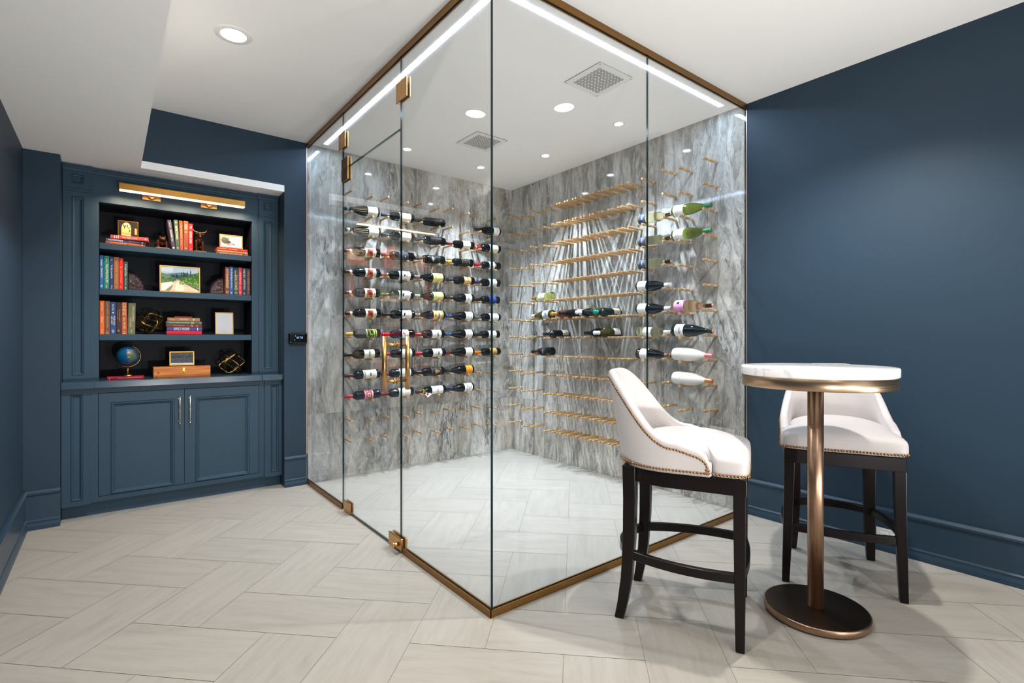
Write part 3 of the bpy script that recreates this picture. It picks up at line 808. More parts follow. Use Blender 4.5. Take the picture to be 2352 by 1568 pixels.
# every bottle of the left wall: (column, row) -> bottle builder and what it looks like
ART = [(.30, .82, -62, 40, (186, 76, 46)), (.42, .66, -30, 10, (60, 34, 30)), (.50, .72, -52, -34, (222, 148, 84)), (.62, .78, 2, 30, (96, 44, 36)), (.08, .12, -60, 50, (150, 140, 120)), (.16, .19, -50, 40, (150, 140, 120))]
def L_spec():
    S = {}
    def put(c, r, desc, *a, **k): S[(c, r)] = (desc, a, k)
    twine = dict(lz=(.018, .105), prints=lines(6, -70, 70))
    put(1,1,'cream label bottle with blue-banded black capsule and twine round its shoulder','burgundy','black',(BLK,.1,.240),CRM,((.262,.276,(120,176,190)),),**twine)
    put(1,2,'cream label bottle with pale-banded capsule and twine round its shoulder','burgundy','black',((40,30,30),.1,.240),CRM,((.262,.280,(210,214,214)),),**twine)
    for r, capc, d in ((3,(120,20,28),'capsule tinted by red reflection'),(4,MAR,'upper of three alike'),(5,MAR,'middle of three alike'),(6,MAR,'lower of three alike')):  # first capsule's red is a reflection put into its colour
        put(1,r,'bottle with an orange-red picture on its cream label, %s' % d,'bordeaux','ruby' if r == 3 else ('darkgreen' if r == 5 else 'black'),(capc,.2,.240),CRM,((.243,.262,(214,208,200)),),lz=(.040,.135),prints=ART)
    put(1,7,'bottle with a yellow-green label of black figures and a gold capsule','bordeaux','black',((206,160,84),.7,.236),(176,186,84),(),lz=(.035,.128),prints=[(.10,.2,-70,60,(70,84,30)),(.3,.42,-60,-10,(24,28,18)),(.34,.6,0,55,(20,24,20)),(.5,.72,-50,-20,(36,44,22)),(.7,.9,-30,60,(24,28,18)),(.62,.8,-70,-50,(24,28,18)),(.84,1,-90,-40,(40,44,40))])
    put(1,8,'cream label bottle with an engraved grey drawing and orange lower edge','bordeaux','black',(BLK,.1,.228),CRM,(),lz=(.046,.138),la=(-120,120),prints=[(0,.035,-120,120,(222,146,70)),(.42,.60,-48,44,(172,170,158)),(.46,.56,-30,28,(120,120,112))]+lines(4,-60,60,.66,.92)+lines(3,-50,50,.12,.34))
    put(1,9,'bottle with a tall cream label and dark maroon capsule, second up from bottom left','bordeaux','black',((58,14,20),.2,.228),CRM,(),lz=(.034,.150),la=(-120,120),prints=[(.84,.94,-50,50,(150,148,140)),(.40,.52,-20,20,(96,96,92)),(.2,.22,-50,50,(150,148,140)),(.28,.3,-40,40,(150,148,140))])
    put(1,10,'bottle with a rose-red patterned label and red capsule, bottom left','bordeaux','black',((160,24,36),.2,.232),(186,86,92),(),lz=(.060,.140),la=(-115,115),prints=[(.08,.16,-110,110,(226,196,196)),(.84,.92,-110,110,(226,196,196)),(.36,.66,-24,24,(232,214,212)),(.42,.6,-14,14,(176,60,70)),(.3,.34,-100,-40,(226,196,196)),(.6,.66,-95,-45,(226,196,196)),(.3,.36,45,100,(226,196,196)),(.62,.68,40,95,(226,196,196))])
    wide = dict(lz=(.034,.142), la=(-125,125))
    put(2,1,'bottle with a wide cream label and small dark crest, black capsule, top of second column','bordeaux','black',((20,20,24),.1,.232),CRM,(),prints=[(.30,.36,-12,2,(60,60,62)),(.5,.54,28,36,(90,80,70))]+lines(4,-60,60,.6,.92),**wide)
    put(2,2,'bottle with a wide cream label edged in red dots, black capsule','bordeaux','black',((24,22,26),.1,.232),CRM,(),prints=[(.9,.98,30,60,(170,90,60)),(.92,.98,-10,8,(170,90,60))]+lines(4,-60,60,.3,.7),**wide)
    put(2,3,'bottle with a charcoal label and pale initial mark','bordeaux','black',((110,66,44),.5,.236),(58,58,66),(),lz=(.060,.150),prints=[(.30,.34,-20,-4,(214,206,190)),(.36,.40,-20,-4,(214,206,190)),(.33,.37,-14,-10,(214,206,190)),(.6,.64,-60,60,(96,96,104)),(.7,.72,-60,60,(96,96,104))])  # capsule's bronze tone is a reflection painted into it
    put(2,4,'bottle with a white label and black crest, rose-bronze capsule','bordeaux','black',((160,110,96),.6,.236),WHT,(),prints=[(.46,.62,-18,14,(52,50,50)),(.28,.36,-14,-2,(70,68,66)),(.72,.78,-40,40,(160,158,152)),(.84,.86,-50,50,(170,168,162))],**wide)
    put(2,5,'bottle with a white label and inked figure, brown-bronze capsule','bordeaux','ruby',((128,92,76),.5,.236),WHT,(),prints=[(.60,.72,-24,20,(40,40,40)),(.56,.60,0,30,(60,60,58)),(.3,.32,-40,40,(180,178,172)),(.2,.22,-40,40,(180,178,172))],**wide)
    put(2,6,'bottle with a white label and inked figure, black capsule','bordeaux','black',((26,24,28),.1,.232),WHT,(),prints=[(.60,.72,-24,20,(40,40,40)),(.56,.60,0,30,(60,60,58)),(.3,.32,-40,40,(180,178,172))],**wide)
    put(2,7,'bottle with a white label and red swirl, bright red capsule, behind the handle top','bordeaux','ruby',((196,22,36),.3,.236),WHT,(),lz=(.062,.140),la=(-125,125),prints=[(.38,.46,-30,-8,(150,20,34)),(.48,.56,-8,12,(150,20,34)),(.58,.70,-4,26,(150,20,34)),(.44,.48,10,30,(150,20,34))])
    for r, d in ((8,'behind the upper part of the pull handle'),(9,'behind the lower part of the pull handle'),(10,'at the bottom just below the pull handle')):
        put(2,r,'red capsule bottle with cream label, %s' % d,'bordeaux','black',((150,22,34) if r < 10 else (112,20,28),.25,.236),CRM,(),prints=[(.40,.46,-5,5,(170,30,36)),(.2,.22,-60,60,(170,166,156)),(.28,.30,-50,50,(170,166,156))]+lines(4,-60,60,.62,.92),**wide)
    for r in (1, 2):
        put(3,r,'all-black bottle with a red slash on its black label, %s' % ('top of third column' if r == 1 else 'second down third column'),'bordeaux','black',((44,42,34),.2,.224),(10,10,11),(),lz=(.05,.16),prints=[(.46,.60,60,104,(170,24,34)),(.56,.74,78,100,(190,60,64)),(.36,.5,84,112,(170,24,34)),(.5,.56,-30,14,(110,24,28)),(.4,.44,-20,-4,(90,20,24))])
    put(3,3,'all-black bottle with white script printed on the glass','bordeaux','black',((14,14,18),.1,.236),(9,9,11),(),lz=(.05,.17),prints=[(.58,.62,-40,26,(196,196,200)),(.66,.70,-30,36,(196,196,200)),(.56,.72,-6,0,(196,196,200)),(.74,.77,-20,20,(180,180,186)),(.5,.52,-20,12,(150,150,156)),(.12,.2,-30,-22,(120,110,90)),(.12,.2,-10,-4,(120,110,90))])
    YEL = (222, 206, 128)
    for r, g in ((4,'black'),(5,'darkgreen')):
        put(3,r,'sloping-shoulder bottle with a butter-yellow label and black band, %s glass' % ('black' if r == 4 else 'green'),'burgundy',g,((112,98,90),.5,.250) if r == 4 else ((150,160,140),.3,.250),YEL,(),lz=(.022,.125),prints=[(.04,.07,-115,115,(40,40,30)),(.14,.16,-115,115,(60,56,40)),(.70,.86,-10,22,(150,160,80)),(.5,.58,-44,-30,(150,140,60)),(.36,.40,-40,40,(180,160,90)),(.26,.28,-40,40,(190,150,90))])
    put(3,6,'sloping-shoulder bottle with a tan label crossed by a grey band','burgundy','black',((124,108,98),.5,.250),(220,184,112),(),lz=(.022,.125),prints=[(.36,.56,-115,115,(140,146,142)),(.42,.5,-30,30,(70,74,72)),(.04,.07,-115,115,(40,36,30)),(.12,.14,-115,115,(60,50,36)),(.74,.88,-22,10,(140,80,50))])
    for r in (7, 8):
        put(3,r,'white label bottle with a grey engraving and red capsule, %s of third column' % ('seventh' if r == 7 else 'eighth'),'bordeaux','ruby' if r == 7 else 'black',((164,22,36),.3,.236),WHT,(),lz=(.038,.132),la=(-120,120),prints=[(.28,.50,-40,30,(150,148,142)),(.33,.45,-24,14,(92,92,88)),(.62,.66,-30,30,(150,148,142))]+lines(3,-50,50,.7,.9))
    put(3,9,'bottle with a black label of gold scrollwork, black capsule','bordeaux','black',((18,18,20),.2,.232),(34,34,36),(),lz=(.038,.140),la=(-120,120),prints=[(.04,.06,-115,115,(150,128,84)),(.94,.96,-115,115,(150,128,84)),(.34,.44,-22,20,(196,160,96)),(.5,.56,-34,34,(196,160,96)),(.6,.66,-16,16,(176,140,80)),(.24,.3,-16,16,(196,160,96)),(.4,.6,-58,-48,(120,100,64)),(.4,.6,48,58,(120,100,64))])
    put(3,10,'white label bottle with brown capsule, yellow ribbon and gift tag','bordeaux','black',((66,46,44),.3,.236),WHT,(),lz=(.034,.150),la=(-125,125),prints=[(.44,.52,-40,20,(150,148,142)),(.40,.42,-30,14,(170,168,162)),(.58,.6,-30,14,(170,168,162))])
    put(4,2,'bottle with a cream label and thin diagonal line, maroon capsule','bordeaux','black',((96,22,36),.3,.234),CRM,(),lz=(.044,.128),la=(-120,120),prints=[(.36,.38,-40,-14,(120,110,96)),(.40,.42,-16,12,(120,110,96)),(.44,.46,10,36,(120,110,96)),(.1,.12,-40,40,(190,180,160))])
    put(4,3,'bottle with a black label of gold lattice and a gold capsule','bordeaux','black',((206,164,62),.7,.236),(26,24,22),(),lz=(.040,.135),la=(-120,120),prints=[(.1+.16*i,.14+.16*i,-70+28*j,-52+28*j,(150,126,86)) for i in range(5) for j in range(5) if (i+j) % 2 == 0]+[(.06,.08,-110,110,(140,116,76)),(.92,.94,-110,110,(140,116,76))])
    put(4,4,'bottle with a tan-gold label and blue-black capsule','bordeaux','black',((34,34,52),.3,.236),(206,158,104),(),lz=(.044,.122),la=(-120,120),prints=[(.36,.40,-30,26,(110,70,50)),(.5,.54,-20,20,(110,70,50)),(.06,.1,-110,110,(150,100,60))])
    put(4,5,'sloping-shoulder bottle with a small white label and brown-black capsule','burgundy','black',((50,36,30),.2,.236),WHT,(),lz=(.032,.100),la=(-95,95),prints=[(.5,.6,-34,26,(120,120,118)),(.4,.44,-24,20,(150,150,148)),(.75,.79,-30,30,(170,170,168))])
    for r, d in ((6,'sixth row down'),(7,'seventh row down')):
        put(4,r,'sloping-shoulder bottle with a white label and blue capsule, %s' % d,'burgundy','black',((44,82,140),.3,.250),WHT,(),lz=(.020,.098),la=(-100,100),prints=[(.66,.72,-20,8,(96,104,120)),(.5,.54,-4,6,(110,110,120)),(.24,.26,-50,50,(180,180,178)),(.16,.18,-50,50,(180,180,178))])
    put(4,8,'sloping-shoulder bottle with a white label and maroon capsule','burgundy','black',((108,26,32),.3,.250),WHT,(),lz=(.020,.098),la=(-100,100),prints=[(.40,.46,-4,8,(190,130,70)),(.64,.66,-40,30,(150,150,146)),(.54,.56,-30,30,(170,170,166))])
    put(4,9,'sloping-shoulder bottle with an orange label and black capsule','burgundy','black',((44,46,48),.3,.250),(236,146,40),(),lz=(.022,.096),la=(-110,110),prints=[(.40,.46,-10,-2,(60,36,20)),(.40,.46,2,10,(60,36,20)),(.40,.46,14,22,(60,36,20)),(.94,.98,-110,110,(196,110,20))])
    put(4,10,'sloping-shoulder bottle with black script on a white label, navy capsule','burgundy','black',((26,36,74),.3,.236),WHT,(),lz=(.022,.110),la=(-100,100),prints=[(.62,.70,-46,-10,(40,40,44)),(.60,.68,0,40,(40,40,44)),(.36,.44,-24,16,(60,60,62)),(.24,.28,-40,30,(90,90,92)),(.14,.2,-10,50,(70,70,72)),(.8,.84,-40,40,(150,150,148))])
    put(5,1,'sloping-shoulder bottle with a white label and black capsule, highest in its column','burgundy','black',((14,14,18),.1,.240),WHT,(),lz=(.020,.090),la=(-100,100),prints=[(.4,.5,-20,20,(176,176,172)),(.62,.66,-34,34,(176,176,172))])
    put(5,2,'bottle with a cream label and red capsule rimmed in white','bordeaux','black',((178,26,36),.3,.236),CRM,((.286,.294,(230,224,220)),),lz=(.034,.136),la=(-120,120),prints=[(.3,.34,-40,40,(180,174,158)),(.6,.64,-40,40,(180,174,158))])
    put(5,3,'bottle whose white label has a dark band, red capsule','bordeaux','black',((168,24,34),.3,.240),WHT,(),lz=(.060,.145),la=(-120,120),prints=[(0,.20,-120,120,(30,30,34)),(.06,.12,-30,30,(200,200,200)),(.5,.54,-40,40,(170,170,168))])
    put(5,4,'bottle with a white label and violet-navy capsule','bordeaux','black',((44,38,74),.3,.236),WHT,(),lz=(.050,.140),la=(-120,120),prints=[(.36,.42,-34,30,(120,116,114)),(.55,.58,-40,40,(170,168,164))])
    put(5,5,'bottle with a royal blue label and black capsule','bordeaux','black',((18,16,18),.2,.236),(44,56,128),(),lz=(.050,.136),la=(-125,125),prints=[(.2,.24,-110,110,(90,104,176)),(.6,.66,-26,26,(80,92,160))])
    put(5,6,'bottle with orange spots on a white label and grey capsule','bordeaux','black',((92,100,106),.4,.236),WHT,(),lz=(.030,.138),la=(-120,120),prints=[(.82,.88,-34,-26,(206,140,84)),(.82,.88,4,14,(206,140,84)),(.62,.66,-20,-12,(206,140,84)),(.62,.67,20,28,(206,140,84)),(.36,.4,-24,24,(170,160,148)),(.2,.22,-40,40,(180,174,164))])
    put(5,7,'bottle with a white label striped in black, black capsule','bordeaux','black',((24,20,24),.2,.236),WHT,(),lz=(.048,.140),la=(-120,120),prints=[(.70,.73,-60,60,(30,30,32)),(.78,.81,-60,60,(30,30,32)),(.86,.89,-60,60,(30,30,32)),(.56,.62,-30,30,(60,60,62)),(.3,.32,-50,50,(150,150,150))])
    put(5,8,'bottle with a gold label and orange capsule, lowest in its column','bordeaux','black',((222,132,44),.5,.236),(188,146,78),(),lz=(.050,.132),la=(-120,120),prints=[(.80,.98,-30,6,(214,172,96)),(.3,.34,-40,40,(150,110,54)),(.5,.53,-40,40,(150,110,54))])
    return S
TAU = math.radians(1.6)
def place(root, o, z, y):
    x = Vector(y).cross(Vector(z))
    root.matrix_world = frame_matrix(o, x, y, z)
ct_, st_ = math.cos(TAU), math.sin(TAU)
twine_m = mat('jute_twine', (206, 170, 116), .8)
for (c, r), (desc, a, k) in L_spec().items():
    rt = bottle(*a, **k)
    R = max(q for q, z in PROF[a[0]])
    rw = random.Random(c*31+r)
    bx = LB[c-1] + .074 + rw.uniform(-.008, .010)
    z = LZ0 - r*LDZ - .017 + .0092 + R + .0005
    place(rt, (bx, YM-.112, z + .07*st_), (-ct_, 0, -st_), (0, 1, 0))
    tag(rt, desc + (', left wall' if len(desc.split()) < 15 else ''), 'wine bottle', 'bottles on the left marble wall')
    if (c, r) in ((1, 1), (1, 2)):
        b = MB()
        b.tube([(.022*math.cos(q), .022*math.sin(q), .222+.004*math.sin(3*q)) for q in [2*PI*i/20 for i in range(20)]], .0011, 6, 0, True)
        for an in (-1.9, -1.5, -1.2):
            b.tube([(.0225*math.cos(an), .0225*math.sin(an), .222), (.030*math.cos(an), .030*math.sin(an), .20), (.0385*math.cos(an-.1), .0385*math.sin(an-.1), .16), (.0422*math.cos(an), .0422*math.sin(an), .115)], .0011, 6)
        b.build('twine', twine_m, rt)
    if (c, r) == (3, 10):
        b = MB()
        b.tube([(.0185*math.cos(q), .0185*math.sin(q), .230) for q in [2*PI*i/20 for i in range(20)]], .0018, 6, 0, True)
        for s_ in (-1, 1):
            b.tube([(s_*.002, -.019, .230), (s_*.012, -.030, .236), (s_*.020, -.028, .231), (s_*.010, -.022, .228), (s_*.002, -.019, .230)], .0018, 6)
            b.tube([(s_*.002, -.020, .230), (s_*.010, -.033, .214), (s_*.014, -.037, .200)], .0016, 6)
        b.build('ribbon', mat('yellow_ribbon', (222, 196, 60), .4), rt)
        b = MB(); b.obox((-.030, -.032, .190), (.016, .004, .012), (.0005, -.001, 0), (-.012, 0, .020)); b.obox((-.030, -.0335, .196), (.006, .0015, .004), (.0004, -.0008, 0), (-.004, 0, .008), 1)
        b.build('gift_tag', [paper((228, 226, 224)), paper((196, 40, 60))], rt)

# right marble wall, right end: necks to the right
GRN = (58, 118, 76)
navy_label = dict(lz=(.022,.090), la=(-95,95), prints=[(.1,.16,-60,60,(120,110,104)),(.5,.62,-40,20,(176,156,120)),(.7,.8,-50,50,(120,124,140))])
whitelab = dict(lz=(.018,.098), la=(-105,105), prints=lines(4,-50,50,.25,.8,(170,170,170)))
RS = [
 (0,2,'clear bottle with a navy label and bare cork, upper of three alike',('bordeaux','clear',None,(56,68,96)),dict(cork=True,**navy_label)),
 (0,3,'clear bottle with a navy label and bare cork, middle of three alike',('bordeaux','clear',None,(56,68,96)),dict(cork=True,**navy_label)),
 (0,4,'clear bottle with a navy label and bare cork, lower of three alike',('bordeaux','clear',None,(56,68,96)),dict(cork=True,**navy_label)),
 (0,5,'dark bottle with a white label and white capsule, upper of the two alike',('burgundy','black',((232,232,232),0,.246),WHT),whitelab),
 (0,6,'dark bottle with a white label and white capsule, lower of the two alike',('burgundy','black',((232,232,232),0,.246),WHT),whitelab),
 (0,7,'pale yellow wine bottle with an oval white label and silver capsule',('bordeaux','clear',((214,214,214),.4,.240),WHT),dict(lz=(.070,.142),la=(-70,70),prints=[(.2,.22,-40,40,(214,214,210)),(.78,.8,-40,40,(214,214,210)),(.45,.5,-20,20,(200,200,196))])),
 (0,8,'dark bottle with a white label and bronze capsule, lowest in its column',('burgundy','black',((126,92,66),.6,.246),WHT),dict(lz=(.040,.112),la=(-110,110),prints=lines(4,-50,50,.3,.8,(190,190,190))+[(-.34,-.06,-30,30,(70,50,40))])),
 (1,2,'green wine bottle with a white label and green capsule, upper of the pair',('burgundy','green',(GRN,.2,.240),WHT),dict(lz=(.016,.098),la=(-110,110),prints=[(.3,.34,-20,30,(170,170,160)),(.5,.54,-24,24,(150,150,144))])),
 (1,3,'green wine bottle with a white label and green capsule, lower of the pair',('burgundy','green',(GRN,.2,.240),WHT),dict(lz=(.016,.098),la=(-110,110),prints=[(.3,.34,-20,30,(170,170,160)),(.5,.54,-24,24,(150,150,144))])),
 (1,6,'pale rosé bottle with a pink label and cork',('champagne','rose',None,(232,160,206)),dict(lz=(.024,.104),la=(-95,95),cork=True,prints=[(.30,.56,-44,-18,(40,36,40)),(.7,.74,-60,60,(214,130,186))])),
 (1,7,'deep green sparkling wine bottle with a scrolled white label',('champagne','darkgreen',((40,44,44),.4,.278),WHT),dict(lz=(.030,.100),la=(-100,100),cork=True,prints=[(.2,.24,-50,50,(90,90,92)),(.5,.66,-30,30,(120,120,122)),(.76,.8,-50,20,(90,90,92)),(.36,.4,-40,10,(110,110,112))])),
 (1,8,'matt white sparkling wine bottle with pink foil',('egg','white',((222,120,120),.45,.252),None),{}),
 (1,9,'matt white sparkling wine bottle with copper foil, lowest on the wall',('egg','white',((206,132,84),.7,.252),None),{}),
]
RBODY = (2.475, 2.152)
for c, r, desc, a, k in RS:
    rt = bottle(*a, **k)
    R = max(q for q, z in PROF[a[0]])
    z = RZ0 + .002 - r*RDZ - .017 + .0092 + R + .0005
    place(rt, (XR-.115, RBODY[c]+.076, z+.07*st_), (0, -ct_, -st_), (1, 0, 0))
    tag(rt, desc + ', right end', 'wine bottle', 'bottles at the right end of the right marble wall')
    if a[0] == 'egg':
        b = MB(); ms = [mat('faint_gold_print', (214, 190, 156), .5)]
        sector(b, .0474, .090, .100, -30, -18, 0); sector(b, .0474, .104, .110, -34, -14, 0); sector(b, .0474, .075, .080, -46, -2, 0)
        b.build('print', ms, rt)
for r, desc, a, k in (
 (5,'pale yellow wine bottle with a cream label, base towards the viewer',('bordeaux','yellow',((150,110,70),.5,.240),CRM),dict(lz=(.085,.175),la=(-100,100),prints=[(.5,.62,-10,30,(176,140,90)),(.3,.34,-30,40,(190,170,130))])),
 (6,'olive bottle with a blue-swirled white label and silver capsule',('burgundy','brown',((214,216,220),.2,.246),WHT),dict(lz=(.030,.110),la=(-110,110),prints=[(.2,.36,-30,20,(40,90,150)),(.4,.56,-10,50,(50,104,166)),(.6,.7,10,40,(60,110,170)),(.7,.76,-40,-10,(110,150,190))])),
 (8,'black bottle with a red mark on its dark label',('burgundy','black',((14,14,18),.1,.240),(22,22,26)),dict(lz=(.06,.13),la=(-100,100),prints=[(.84,.94,10,40,(150,30,50)),(.6,.66,-30,40,(140,140,150)),(.4,.46,-30,40,(120,120,130))]))):
    rt = bottle(*a, **k)
    R = max(q for q, z in PROF[a[0]])
    place(rt, (XR-.112, 3.601-.066, RZ0-.001-r*RDZ-.017+.0092+R+.0005+.07*st_), (0, ct_, -st_), (1, 0, 0))
    tag(rt, desc + ', near the back corner', 'wine bottle', 'bottles near the back corner')
top = lambda rgb: dict(lz=(.020, .098), la=(-110, 70), prints=[(.3,.36,-60,20,(170,160,140)),(.6,.64,-60,20,(170,160,140))])
DS = [
 (6,1,'blush wine bottle with a gold capsule lying neck-out',('burgundy','pink',((228,180,84),.6,.246),CRM)),
 (6,2,'dark bottle with a black capsule lying neck-out, second of its row',('burgundy','black',((16,16,20),.1,.240),CRM)),
 (6,4,'dark bottle with a white capsule lying neck-out, middle of its row',('burgundy','black',((226,228,232),0,.246),WHT)),
 (6,5,'dark bottle with a deep green capsule lying neck-out',('burgundy','brown',((20,46,42),.3,.246),WHT)),
 (6,6,'green-black bottle with a teal capsule end lying neck-out',('bordeaux','darkgreen',((24,150,150),.2,.262),CRM)),
 (7,0,'dark bottle lying neck-out, alone at the left of its row',('bordeaux','black',((40,40,46),.3,.236),CRM)),
 (7,5,'dark bottle with a black capsule lying neck-out, beside a white-capped one',('burgundy','black',((20,20,22),.1,.240),(206,214,170))),
 (7,6,'olive-black bottle with a white capsule lying neck-out, last of its row',('burgundy','brown',((226,228,232),0,.246),WHT)),
]
for r, s_, desc, a in DS:
    rt = bottle(*a, **top(0))
    R = max(q for q, z in PROF[a[0]])
    dz = math.sqrt((R+.0092)**2 - .033**2) + .0005
    place(rt, (XR-.004, SLOT[s_], DZ0 - r*DDZ + dz), (-1, 0, 0), (0, 0, -1))
    tag(rt, desc + ', on the straight rods', 'wine bottle', 'bottles on the straight rods')
# ------------------------------------------------------------------ books
M_page = mat('book_pages', (206, 192, 168), .8)
def book(t, h, w, rgb, label, group, texts=(), bands=(), text_rgb=(232, 226, 210), spine_round=.0025):
    """upright book: spine faces -y, x thickness, z height; texts = (string, centre fraction from the top, length, height)"""
    r = bpy.data.objects.new('book', None); COL.objects.link(r); r.empty_display_size = .03
    tag(r, label, 'book', group)
    c = mat('cloth_%d_%d_%d' % rgb, rgb, .55, spec=.3)
    hb = t/2; bt = .0028
    b = MB()
    b.prism([(-hb, .003), (-hb*.8, .0004), (-hb*.4, 0), (hb*.4, 0), (hb*.8, .0004), (hb, .003), (hb, w), (hb-bt, w), (hb-bt, .006), (-hb+bt, .006), (-hb+bt, w), (-hb, w)], 0, h)
    b.build('cover', c, r)
    b = MB(); b.box(-hb+bt+.0003, hb-bt-.0003, .0065, w-.004, .003, h-.003); b.build('pages', M_page, r)
    if texts or bands:
        b = MB()
        for s, f, ln, hh, *off in texts:
            vs, fs = text_mesh(s, ln, hh)
            ox = off[0] if off else 0
            # reads from the top of the spine downwards
            b.add([(y + ox, -.0005, h*(1-f) - x) for x, y, z in vs], fs)
        for f0, f1, wfrac in bands:
            b.add([(-hb*wfrac, -.0005, h*(1-f1)), (hb*wfrac, -.0005, h*(1-f1)), (hb*wfrac, -.0005, h*(1-f0)), (-hb*wfrac, -.0005, h*(1-f0))], [(0,1,2,3)])
        b.build('title', mat('print_%d_%d_%d' % text_rgb, text_rgb, .6, spec=.25), r)
    return r
GOLD = (222, 190, 120); IV = (230, 226, 218)
def stand(bk, x, y, z, lean=0):
    bk.location = (x, y, z); bk.rotation_euler = (0, lean, 0)
    if lean: rest(bk, z)
def lay(bk, xl, y, z, yaw=0):
    """lying flat: title reads left to right; xl is the left end, z the underside"""
    t = max(v.co.x for v in bk.children[0].data.vertices)
    bk.rotation_mode = 'QUATERNION'
    q = Matrix.Rotation(yaw, 3, 'Z') @ Matrix(((0,0,-1),(0,1,0),(1,0,0)))
    bk.rotation_quaternion = q.to_quaternion()
    h = max(v.co.z for v in bk.children[0].data.vertices)
    bk.location = (xl + h*math.cos(yaw), y + h*math.sin(yaw), z + t)
S1, S2, S3 = SH; S4 = .886
G1 = 'flat book stack at the left of the top shelf'
# top shelf, left stack
lay(book(.0185, .222, .15, (150, 62, 38), 'lowest rust-orange book of the left stack on the top shelf', G1, [('HUNTING BADGER', .32, .090, .009), ('TONY HILLERMAN', .70, .060, .005)], [(.90,.93,.4)], (226, 150, 80)), -.022, 4.500, S1+.0002)
lay(book(.0200, .226, .15, (44, 66, 116), 'blue book between two reddish books in the left stack, top shelf', G1, [('SHORT', .13, .034, .007), ('MONEY', .31, .052, .011), ('Pete Hautman', .70, .060, .007)], [(.885,.900,.6),(.905,.92,.6)], (228, 226, 222)), -.021, 4.503, S1+.0190)
lay(book(.0260, .214, .16, (168, 64, 62), 'red book on top of the left stack, top shelf, under the framed photo', G1, [('The Right Loop', .50, .086, .013), ('e', .93, .008, .010)], [(.10,.115,.8),(.15,.165,.6),(.20,.215,.8)], (238, 214, 190)), .004, 4.505, S1+.0394, -.10)
# upright row between the bear and the bull
G2 = 'upright books between the bear and the bull'
stand(book(.024, .214, .15, (58, 54, 78), 'leaning navy book beside the bronze bear, top shelf', G2, [('Brian Morton', .17, .036, .006), ('BREAKABLE YOU', .53, .085, .010)], [(.92,.97,.45)], (214, 206, 200)), .3713, 4.503, S1, -.135)
stand(book(.025, .220, .15, (58, 84, 66), 'sage green book in the middle row of the top shelf', G2, [('INSTINCT', .32, .050, .013), ('MORRIS', .55, .042, .009)], [(.07,.10,.35),(.92,.95,.3)], (226, 222, 202)), .3963, 4.503, S1, -.062)
stand(book(.021, .218, .15, (176, 66, 44), 'orange-red book between the green and brown books, top shelf', G2, [('The Turning Hour', .38, .100, .011), ('Shelley', .75, .040, .008)], [], (240, 196, 150)), .4197, 4.503, S1, -.024)
stand(book(.0305, .221, .15, (120, 66, 50), 'brown book with gold lines, widest of the middle row, top shelf', G2, [('A', .92, .012, .014)], [(.12+.03*i, .13+.03*i, .5+.1*(i % 2)) for i in range(6)] + [(.36,.37,.5),(.39,.40,.4)], GOLD), .4465, 4.503, S1+.0004)
stand(book(.028, .204, .15, (178, 32, 42), 'bright red book next to the bronze bull, top shelf', G2, [('PJ', .13, .014, .014), ('ACROSS CHINA', .50, .090, .015), ('wm', .92, .012, .012)], [], (240, 206, 196)), .4768, 4.503, S1+.0004)
# right stack
G3 = 'flat book stack at the right of the top shelf'
lay(book(.0170, .222, .14, (112, 62, 50), 'lowest brown book of the right stack, top shelf', G3, [('MAYDAY BOUTON', .28, .080, .007), ('BACKWARD LOOKS', .63, .074, .006), ('PEN', .93, .012, .006)], [], (226, 200, 186)), .645, 4.505, S1+.0002)
lay(book(.0150, .214, .14, (150, 122, 70), 'thin olive-gold book in the middle of the right stack, top shelf', G3, [('The Actor and the Lady', .3, .090, .006)], [(.9,.95,.4),(.45,.5,.3)], (226, 196, 128)), .650, 4.506, S1+.0174)
lay(book(.0185, .212, .14, (186, 28, 40), 'red book on top of the right stack, top shelf', G3, [('PETER JENNINGS', .18, .054, .006), ('TO THE BORDER', .52, .062, .007), ('W. NORTON', .87, .034, .005)], [], (244, 200, 190)), .649, 4.505, S1+.0327)
# second shelf, left row
G4 = 'upright books at the left of the second shelf'
def row(z, x, y, specs, group):
    for t, h, rgb, label, texts, bands, trgb in specs:
        stand(book(t, h, .15, rgb, label, group, texts, bands, trgb), x + t/2, y, z + .0002)
        x += t + .0008
row(S2, OX0+.0035, 4.502, [
 (.0215, .229, (36, 96, 158), 'light blue book, first at the left of the second shelf', [('Earliest', .22, .045, .009), ('TERRORISTS', .52, .068, .009), ('Ha', .92, .016, .014)], [], IV),
 (.0300, .227, (44, 128, 96), 'bright green book, second from the left on the second shelf', [('John', .13, .022, .009), ('THE JUPITER INQUIRY', .53, .130, .015), ('arcade', .92, .022, .007)], [], IV),
 (.0215, .225, (40, 54, 98), 'navy book between the green and tan books, second shelf', [('P.J.', .10, .014, .012), ('The Big Cannoli Life', .46, .094, .012), ('M-J', .93, .022, .010)], [], (222, 218, 226)),
 (.0285, .224, (146, 98, 62), 'tan-brown book, left row of the second shelf', [('JOHN CATRON', .26, .070, .010), ('THE TARGET', .66, .070, .010), ('A', .92, .008, .008)], [(.43,.44,.7),(.95,.957,.7)], (200, 146, 92)),
 (.0245, .219, (214, 32, 34), 'scarlet book with a gold star, second shelf', [('LORD BY WHITAKER', .58, .090, .008), ('d', .91, .010, .012)], [(.27,.30,.6),(.255,.315,.16),(.06,.15,.10)], (240, 160, 90)),
 (.0245, .197, (44, 74, 66), 'short dark green book with white script beside the left geode, second shelf', [('A Couple of Guys', .30, .085, .015), ('JAMES KINCAID', .70, .054, .005), ('xn', .93, .016, .007)], [], IV),
], G4)
G5 = 'upright books at the right of the second shelf'
